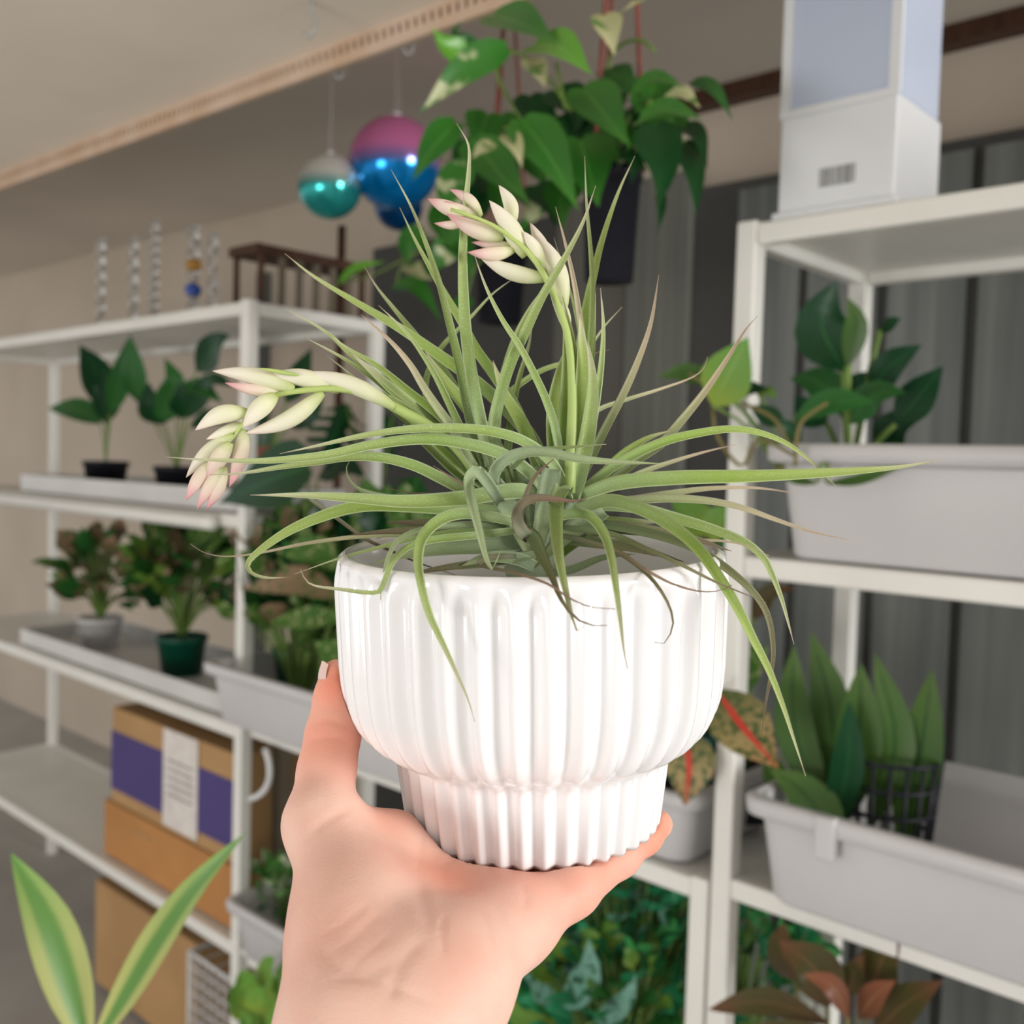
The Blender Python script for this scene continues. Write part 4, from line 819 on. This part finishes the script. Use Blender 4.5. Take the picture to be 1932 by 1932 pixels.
LF = [
 # upright, back to front
 ([(1174, 579), (1141, 615), (1112, 655), (1082, 678), (1026, 697), (989, 719), (955, 748), (925, 810), (920, 880)], 12, [2, 3.5, 5], 'g'),
 ([(1150, 660), (1125, 666), (1100, 690), (1080, 760)], 6, [2, 3], 'k'),
 ([(1335, 673), (1328, 694), (1308, 711), (1249, 733), (1182, 754), (1126, 775), (1070, 830)], 8, [1, 3, 5], 't'),
 ([(975, 521), (930, 554), (886, 601), (840, 647), (815, 684), (803, 740), (840, 830), (880, 890)], 13, [1, 3, 4], 'g'),
 ([(1006, 597), (998, 650), (980, 712), (967, 775), (955, 880)], 14, [.5, 2, 3], 'g'),
 ([(1045, 520), (1026, 545), (998, 585), (973, 635), (955, 690), (940, 760), (935, 850)], 16, [.5, 2, 3], 'g'),
 ([(1198, 294), (1166, 365), (1135, 458), (1119, 526), (1104, 600), (1090, 728), (1078, 900)], 21, [1, 2, 3], 'b'),
 ([(1103, 294), (1107, 386), (1115, 480), (1118, 542), (1116, 635), (1105, 780), (1085, 900)], 15, [1, 1.5, 2], 'g'),
 ([(1045, 448), (1066, 517), (1082, 573), (1098, 666), (1098, 800), (1085, 900)], 9, [.5, 1.5, 2], 'g'),
 ([(1048, 390), (1066, 458), (1082, 529), (1094, 604), (1106, 697), (1110, 800), (1090, 920)], 13, [0, 0, .5], 't', dict(pw=2.6)),
 ([(687, 502), (711, 542), (741, 580), (793, 644), (830, 690), (880, 770), (940, 870)], 18, [1, 2.5, 3], 'g'),
 ([(537, 478), (590, 520), (670, 569), (760, 623), (840, 678), (893, 716), (948, 765), (1000, 822), (1030, 880)], 23, [.5, 2, 3], 'b'),
 ([(754, 391), (781, 448), (815, 511), (846, 566), (871, 607), (899, 660), (936, 712), (975, 775), (1005, 850)], 20, [1, 1.5, 2], 'b'),
 ([(930, 680), (950, 740), (985, 800), (1010, 860), (1030, 910)], 24, [.5, .5], 'b', dict(pw=3)),
 ([(800, 660), (840, 720), (890, 780), (935, 850), (960, 910)], 26, [.5, 1], 'b', dict(pw=3)),
 ([(738, 320), (775, 389), (799, 448), (824, 520), (849, 616), (868, 697), (886, 790), (915, 880)], 17, [0, .5, 1], 'g'),
 ([(861, 232), (883, 271), (885, 309), (879, 386), (873, 480), (877, 604), (890, 712), (907, 800), (925, 880)], 21, [0, 0, .5], 'g', dict(pw=2.2)),
 ([(714, 576), (753, 613), (784, 650), (818, 703), (846, 759), (870, 810), (905, 880)], 14, [0, 0, 0], 'g'),
 ([(681, 593), (737, 644), (774, 688), (802, 734), (830, 775), (852, 805), (895, 880)], 15, [-.5, -.5, -.5], 't', dict(pw=2.2)),
 ([(533, 579), (617, 628), (660, 668), (711, 709), (765, 752), (830, 800), (890, 870)], 15, [0, 1, 1.5], 'g'),
 ([(619, 629), (657, 658), (711, 690), (770, 738), (840, 795), (905, 870)], 15, [0, .5, 1], 'b', dict(pw=2.4)),
 ([(660, 664), (700, 700), (750, 745), (800, 790), (870, 850), (930, 920)], 26, [0, .3, 0], 'g', dict(pw=3)),
 ([(574, 636), (644, 674), (697, 709), (760, 763), (815, 810), (880, 880)], 15, [0, 0, .5], 'g'),
 ([(617, 671), (657, 703), (697, 736), (755, 785), (820, 835), (890, 900)], 12, [.5, 1, 1], 'g'),
 ([(705, 735), (755, 765), (810, 815), (870, 870), (940, 930)], 30, [0, 0, 0], 'b', dict(pw=3)),
 ([(760, 800), (820, 850), (860, 885), (920, 930)], 24, [.4, .4], 'g', dict(pw=3)),
 ([(865, 700), (895, 790), (925, 860), (955, 930)], 28, [.4, .4], 'b', dict(pw=3)),
 ([(1124, 350), (1101, 417), (1066, 486), (1023, 560), (992, 625), (964, 684), (945, 743), (932, 810), (945, 890)], 20, [-.5, -1, -1], 'g', dict(pw=2.2)),
 ([(894, 478), (917, 542), (948, 604), (980, 653), (1011, 712), (1032, 759), (1048, 810), (1060, 890)], 14, [-.5, -1, -1.5], 'g', dict(pw=2.2)),
 ([(1243, 519), (1228, 610), (1203, 684), (1172, 753), (1147, 800), (1122, 850), (1090, 920)], 15, [0, 0, 0], 't', dict(pw=2.2)),
 ([(1124, 552), (1122, 635), (1116, 728), (1108, 820), (1090, 920)], 10, [0, 0, 0], 'g'),
 ([(1133, 543), (1138, 619), (1133, 697), (1122, 775), (1108, 850), (1085, 930)], 14, [0, -.3, -.3], 'g', dict(pw=2.4)),
 ([(1079, 640), (1062, 690), (1050, 770), (1055, 860), (1065, 930)], 38, [0, 0], 'b', dict(pw=2.6)),
 ([(1094, 590), (1100, 690), (1098, 780), (1088, 870), (1075, 940)], 36, [-.4, -.6], 'b', dict(pw=2.6)),
 ([(1062, 560), (1074, 650), (1076, 750), (1070, 860), (1062, 940)], 40, [-.2, -.3], 'b', dict(pw=2.6)),
 ([(1108, 640), (1118, 720), (1112, 800), (1098, 870), (1080, 940)], 28, [-.6, -.8], 'g', dict(pw=2.6)),
 # right side
 ([(1429, 596), (1406, 623), (1374, 674), (1331, 738), (1288, 792), (1247, 838), (1207, 865), (1130, 925)], 16, [1, 1, 2], 't', dict(pw=2.2)),
 ([(1388, 839), (1332, 852), (1265, 872), (1209, 892), (1130, 932)], 10, [1.5, 3, 4], 't'),
 ([(1265, 812), (1220, 828), (1170, 862), (1125, 912), (1085, 950)], 18, [.4, .8, 1], 'b', dict(pw=2.6)),
 ([(1582, 922), (1565, 905), (1547, 887), (1520, 862), (1481, 835), (1431, 816), (1381, 810), (1332, 815), (1249, 835), (1159, 880), (1085, 940)], 16, [0, 0, -.5], 'b', dict(pw=2.2)),
 ([(1504, 931), (1431, 921), (1348, 921), (1282, 928), (1199, 941), (1100, 955)], 12, [1, 2, 3], 't'),
 ([(1603, 1019), (1530, 1003), (1464, 981), (1398, 958), (1332, 945), (1249, 941), (1166, 948), (1080, 960)], 16, [.5, .8, 1], 't'),
 ([(1770, 868), (1690, 882), (1547, 893), (1414, 899), (1282, 902), (1166, 912), (1095, 935)], 24, [-.5, -1, -1.5], 'b', dict(pw=2.4, cup=.35)),
 ([(1498, 1216), (1487, 1175), (1473, 1127), (1449, 1068), (1438, 1051), (1408, 1026), (1348, 1001), (1282, 981), (1192, 958), (1110, 955)], 19, [0, 0, -.5], 'g', dict(pw=2.2)),
 ([(1451, 1049), (1414, 1031), (1365, 1021), (1305, 1018), (1200, 1000), (1100, 985)], 9, [0, -.3, -.5], 't'),
 ([(1436, 1388), (1444, 1331), (1455, 1270), (1459, 1229), (1452, 1175), (1436, 1138), (1403, 1100), (1332, 1047), (1265, 1018), (1149, 992), (1070, 985)], 15, [-.5, -3.5, -4], 'o', dict(pw=2.6)),
 ([(1520, 1464), (1498, 1396), (1476, 1329), (1449, 1261), (1422, 1208), (1395, 1154), (1363, 1100), (1315, 1034), (1265, 992), (1209, 962), (1149, 946), (1083, 965)], 22, [-1, -5.6, -6.5], 'b', dict(pw=2.2)),
 ([(1446, 1137), (1401, 1119), (1348, 1097), (1282, 1064), (1216, 1034), (1153, 1008), (1060, 995)], 11, [-1.5, -6.0, -5.2], 'o'),
 ([(1381, 1104), (1355, 1115), (1315, 1115), (1265, 1100), (1216, 1074), (1166, 1041), (1100, 1020), (1050, 1010)], 10, [-2, -7.6, -6], 'k'),
 ([(1235, 1212), (1247, 1218), (1263, 1200), (1270, 1173), (1261, 1140), (1242, 1108), (1218, 1081), (1170, 1045), (1100, 1010)], 10, [-1.5, -7.2, -7.5], 'o', dict(pw=2.6)),
 ([(1380, 1040), (1300, 1015), (1200, 1000), (1120, 995), (1050, 1000)], 22, [-.5, -1.5, -1], 'o', dict(pw=2.6)),
 ([(1290, 1060), (1200, 1035), (1130, 1025), (1050, 1015)], 20, [-1, -3], 'o', dict(pw=2.6)),
 ([(1184, 1262), (1177, 1227), (1171, 1173), (1163, 1111), (1154, 1053), (1138, 1004), (1109, 972), (1067, 972), (1040, 985)], 17, [-2.5, -8.6, -9.4], 'g', dict(pw=3)),
 # front
 ([(1101, 1183), (1090, 1192), (1080, 1165), (1068, 1115), (1057, 1060), (1051, 1000), (1052, 945), (1066, 920), (1072, 945)], 27, [-2, -7.5, -9.6], 'g', dict(pw=2.0, cup=.8)),
 ([(943, 1043), (933, 1067), (928, 1075), (917, 1052), (904, 1000), (891, 948), (884, 906), (897, 888), (918, 908), (945, 950)], 19, [-2.5, -6, -7], 's', dict(pw=3, cup=.6)),
 ([(896, 1362), (883, 1320), (864, 1277), (839, 1223), (810, 1161), (794, 1103), (788, 1053), (798, 1012), (835, 979), (885, 970), (970, 985)], 20, [-1.5, -7.3, -8.6], 'g', dict(pw=2.4)),
 ([(1146, 1180), (1117, 1180), (1084, 1165), (1059, 1132), (1044, 1095), (1023, 1052), (1006, 1015), (990, 1000)], 26, [-2, -8.6, -9.6], 'o', dict(pw=1.2)),
 ([(1161, 1149), (1114, 1145), (1075, 1129), (1036, 1103), (985, 1085), (928, 1072), (902, 1064), (925, 1052), (975, 1050)], 10, [-3, -8.6, -9.2], 'k'),
 ([(1108, 937), (1088, 946), (1049, 942), (1011, 940), (985, 950), (975, 972), (981, 1000), (998, 1015)], 25, [-3, -4, -4.5], 'k', dict(pw=1.2)),
 ([(1046, 865), (1016, 891), (1000, 915), (990, 945), (985, 970)], 10, [-3, -3.5], 'k'),
 ([(1252, 875), (1140, 871), (1088, 866), (1036, 855), (985, 856), (946, 873), (930, 900), (935, 940)], 20, [-1, -3.5, -4.5], 's', dict(pw=2.2)),
 ([(1144, 838), (1088, 843), (1036, 847), (1005, 850), (965, 885)], 9, [-1, -2.5], 'g'),
 # left side
 ([(660, 868), (653, 885), (658, 904), (676, 922), (720, 935), (800, 948), (880, 960)], 10, [0, 2, 2.5], 's', dict(pw=3)),
 ([(528, 856), (595, 842), (688, 822), (781, 810), (870, 809), (933, 816), (985, 832), (1031, 863), (1057, 899), (1064, 935)], 17, [-.5, -2, -2.5], 'g', dict(pw=2.4)),
 ([(311, 862), (378, 867), (486, 870), (564, 865), (626, 857), (704, 840), (797, 829), (870, 836), (946, 857), (998, 891), (1040, 940)], 20, [-.5, -2.2, -3], 'g', dict(pw=2.2)),
 ([(396, 896), (455, 893), (533, 881), (611, 870), (657, 863), (719, 864), (781, 879), (828, 901), (875, 925), (960, 965)], 19, [-.5, -1.5, -2], 'g', dict(pw=2.2)),
 ([(472, 934), (580, 935), (673, 941), (766, 947), (875, 941), (985, 928), (1025, 950)], 26, [-1, -3, -3.5], 'g', dict(pw=2.2)),
 ([(545, 1089), (502, 1090), (474, 1081), (467, 1065), (486, 1042), (548, 1000), (626, 968), (688, 954), (766, 954), (859, 960), (960, 968)], 23, [-1, -1, -.5], 'b', dict(pw=2.6)),
 ([(359, 1026), (384, 1042), (424, 1050), (486, 1044), (580, 1025), (673, 1013), (735, 1010), (870, 1006), (1000, 990)], 10, [0, .8, 1], 't'),
 ([(556, 1083), (642, 1053), (735, 1028), (797, 1013), (880, 1000), (985, 990)], 10, [-1, -1.5, -2], 'g'),
 ([(567, 1074), (575, 1092), (589, 1104), (642, 1112), (690, 1118), (716, 1116), (725, 1097), (741, 1059), (770, 1032), (815, 1019), (900, 1010), (985, 1000)], 13, [-1.5, -5.8, -6], 'g', dict(pw=3)),
 ([(718, 1132), (721, 1100), (732, 1053), (753, 1019), (797, 1000), (860, 992), (950, 990)], 14, [-1, -4.8, -5.6], 's', dict(pw=2.6)),
 ([(583, 940), (642, 982), (688, 1016), (719, 1031), (790, 1062), (860, 1085)], 7, [1, 1, 1.5], 'k', dict(keep=1)),
 ([(817, 878), (843, 895), (871, 913), (910, 945)], 6, [-1, -1.5], 'k'),
 ([(732, 921), (766, 929), (812, 932), (900, 945)], 5, [0, .5], 'k'),
 ([(700, 1065), (760, 1048), (850, 1035), (930, 1030), (1010, 1020)], 28, [-1, -2.5], 's', dict(pw=2.6)),
 ([(660, 1010), (740, 1003), (840, 1003), (930, 1003), (1010, 1005)], 20, [-.5, -1], 'o', dict(pw=2.6)),
 ([(730, 985), (820, 990), (900, 1000), (980, 1010)], 24, [1, 2], 'o', dict(pw=2.6)),
 ([(760, 1085), (850, 1070), (940, 1060), (1010, 1045)], 16, [-2, -4.5], 'o', dict(pw=2.6)),
 ([(870, 1068), (920, 1052), (975, 1055), (1010, 1070)], 22, [-2, -3.5], 's', dict(pw=3)),
 ([(1200, 1045), (1140, 1052), (1080, 1075), (1030, 1085)], 14, [-1, -2], 's', dict(pw=2.6)),
 ([(770, 935), (840, 955), (920, 975), (990, 995)], 26, [.5, 1.5], 'g', dict(pw=3)),
 ([(1250, 985), (1170, 985), (1100, 985), (1040, 995)], 20, [.5, 1.5], 'g', dict(pw=2.6)),
]
for i, (x, y) in enumerate(((868, 946), (893, 905), (930, 872), (968, 850), (1005, 842), (1042, 846), (1080, 862), (1112, 890), (1140, 925), (1150, 962), (985, 905), (1035, 910), (950, 935), (1070, 950))):
    LF.append(([(x, y+38), ((x*1.0+1010)/2, y*.45+1050*.55+12), (1008, 1072)], 34, [.6-.9*(i % 3), .3-.9*(i % 3)], 's' if i % 3 else 'g', dict(pw=2.2)))
random.seed(21)
for row in LF: hero_leaf(row)
MB().lathe(P(1008, 1120, .40), [(.003, 0), (.010, .003), (.012, .010), (.009, .020), (.004, .026)], 16, ax=PAX).build('rosette_core', T_['s'], plant)
# flower spikes
m_br = leafmat('cream_bract', [(0, (.52, .62, .22)), (.22, (.84, .85, .58)), (.7, (.93, .89, .76)), (1, (.92, .80, .72))], rough=.45, transl=.3, spec=.35)
m_brp = leafmat('pink_tipped_bract', [(0, (.55, .64, .26)), (.22, (.88, .84, .62)), (.62, (.92, .74, .66)), (1, (.76, .34, .38))], rough=.45, transl=.3, spec=.35)
m_fst = leafmat('flower_stalk_green', [(0, (.42, .55, .18)), (1, (.55, .66, .22))], rough=.45, transl=.2)
def spike(stalk, rs, bracts, ds):
    q = [P(x, y, .398+interp(ds, i/(len(stalk)-1))*.01) for i, (x, y) in enumerate(stalk)]
    L = cr(q, 24); b = MB(); b.tube(L, [interp(rs, i/23)*.398/FP for i in range(24)], 10)
    uv = [(.5, (k//10)/23) for k in range(240)]
    st = obj('flower_spike', b.v, b.f, m_fst, plant, uv=uv)
    for (bx, by), (tx, ty), wpx, m, dz, bend in bracts:
        a_ = P(bx, by, .398+dz*.01); t_ = P(tx, ty, .398+(dz+.25*(1 if (bx*7+ty) % 2 else -1))*.01); T = (t_-a_); Ln = T.length; T.normalize(); vw = (CAM-a_).normalized(); S = T.cross(vw).normalized(); N_ = S.cross(T)
        Vv = []; uv = []; Fc = []; ns, na = 14, 12; hw0 = wpx*1.2*.398/FP/2
        for i in range(ns):
            t = i/(ns-1); w_ = (math.sin(math.pi*min(1, .10+t*.90))**.8)*(1.08-.25*t) if t < .999 else .02
            c = a_+T*Ln*t+S*(bend*Ln*math.sin(math.pi*t))
            for k in range(na):
                a2 = 2*math.pi*k/na; keel = .55+.25*max(0, math.sin(a2))
                Vv.append(c+S*math.cos(a2)*hw0*w_+N_*math.sin(a2)*hw0*w_*keel); uv.append((.5+.5*math.cos(a2), t))
        for i in range(ns-1):
            for k in range(na): Fc.append((i*na+k, i*na+(k+1) % na, (i+1)*na+(k+1) % na, (i+1)*na+k))
        Fc += [tuple(range(na))[::-1], tuple(range((ns-1)*na, ns*na))]
        o = bpy.data.meshes.new('bract'); o.from_pydata([tuple(v) for v in Vv], [], Fc); o.materials.append(m); l = o.uv_layers.new(name='UVMap')
        for lp in o.loops: l.data[lp.index].uv = uv[lp.vertex_index]
        o.polygons.foreach_set('use_smooth', [True]*len(o.polygons)); ob = bpy.data.objects.new('bract', o); COL.objects.link(ob); ob.parent = st; ob.matrix_parent_inverse = Matrix.Identity(4)
    return st
B_, Q_ = m_br, m_brp
spike([(1072, 930), (1080, 800), (1078, 690), (1068, 620), (1050, 570), (1030, 525), (1000, 480), (965, 448), (930, 425), (890, 408), (850, 395)], [14, 12, 10, 8, 7, 6, 5, 4, 3], [
 ((1072, 625), (1036, 545), 22, B_, 0, .06), ((1063, 588), (1004, 434), 32, B_, .1, .10), ((1035, 520), (1000, 420), 26, B_, .4, .05), ((1022, 500), (987, 436), 22, B_, -.3, .05),
 ((1030, 526), (905, 485), 27, B_, -.3, -.06), ((992, 484), (923, 378), 32, B_, -.2, .04), ((970, 472), (882, 476), 23, Q_, -.2, -.06), ((966, 463), (889, 457), 15, Q_, .1, -.02),
 ((968, 425), (941, 349), 24, B_, .3, .10), ((950, 449), (842, 403), 28, Q_, -.2, -.05), ((908, 408), (848, 357), 20, Q_, .3, .10), ((880, 418), (819, 421), 15, Q_, .0, -.08), ((878, 404), (807, 375), 24, Q_, .0, -.02), ((900, 412), (838, 380), 18, Q_, .2, .0)], [-.5, -.5, -.5, -.5])
spike([(905, 900), (860, 840), (810, 805), (766, 780), (719, 756), (670, 738), (620, 733), (560, 738), (517, 747), (485, 765), (462, 792), (445, 818), (424, 842)], [13, 12, 11, 9, 7, 6, 5, 4, 3], [
 ((745, 768), (548, 704), 28, B_, -.6, .07), ((564, 708), (485, 694), 7, m_fst, -.8, .0), ((640, 736), (490, 712), 29, B_, -.3, .08), ((555, 735), (401, 700), 28, B_, -.6, .05), ((540, 738), (424, 722), 20, Q_, -.4, -.05),
 ((610, 740), (461, 818), 29, B_, -.4, -.09), ((520, 745), (458, 806), 31, B_, -.9, .03), ((470, 778), (368, 812), 29, B_, -.9, .12), ((455, 800), (389, 829), 16, B_, -.6, .0),
 ((440, 820), (351, 901), 24, B_, -.7, .06), ((461, 810), (433, 919), 25, Q_, -.5, -.05), ((434, 835), (390, 915), 27, Q_, -1.0, .04), ((404, 870), (351, 944), 22, Q_, -.7, .05), ((420, 882), (372, 961), 20, Q_, -.9, .03), ((424, 880), (390, 961), 22, Q_, -.8, -.05)], [0, -.5, -.6, -.6])
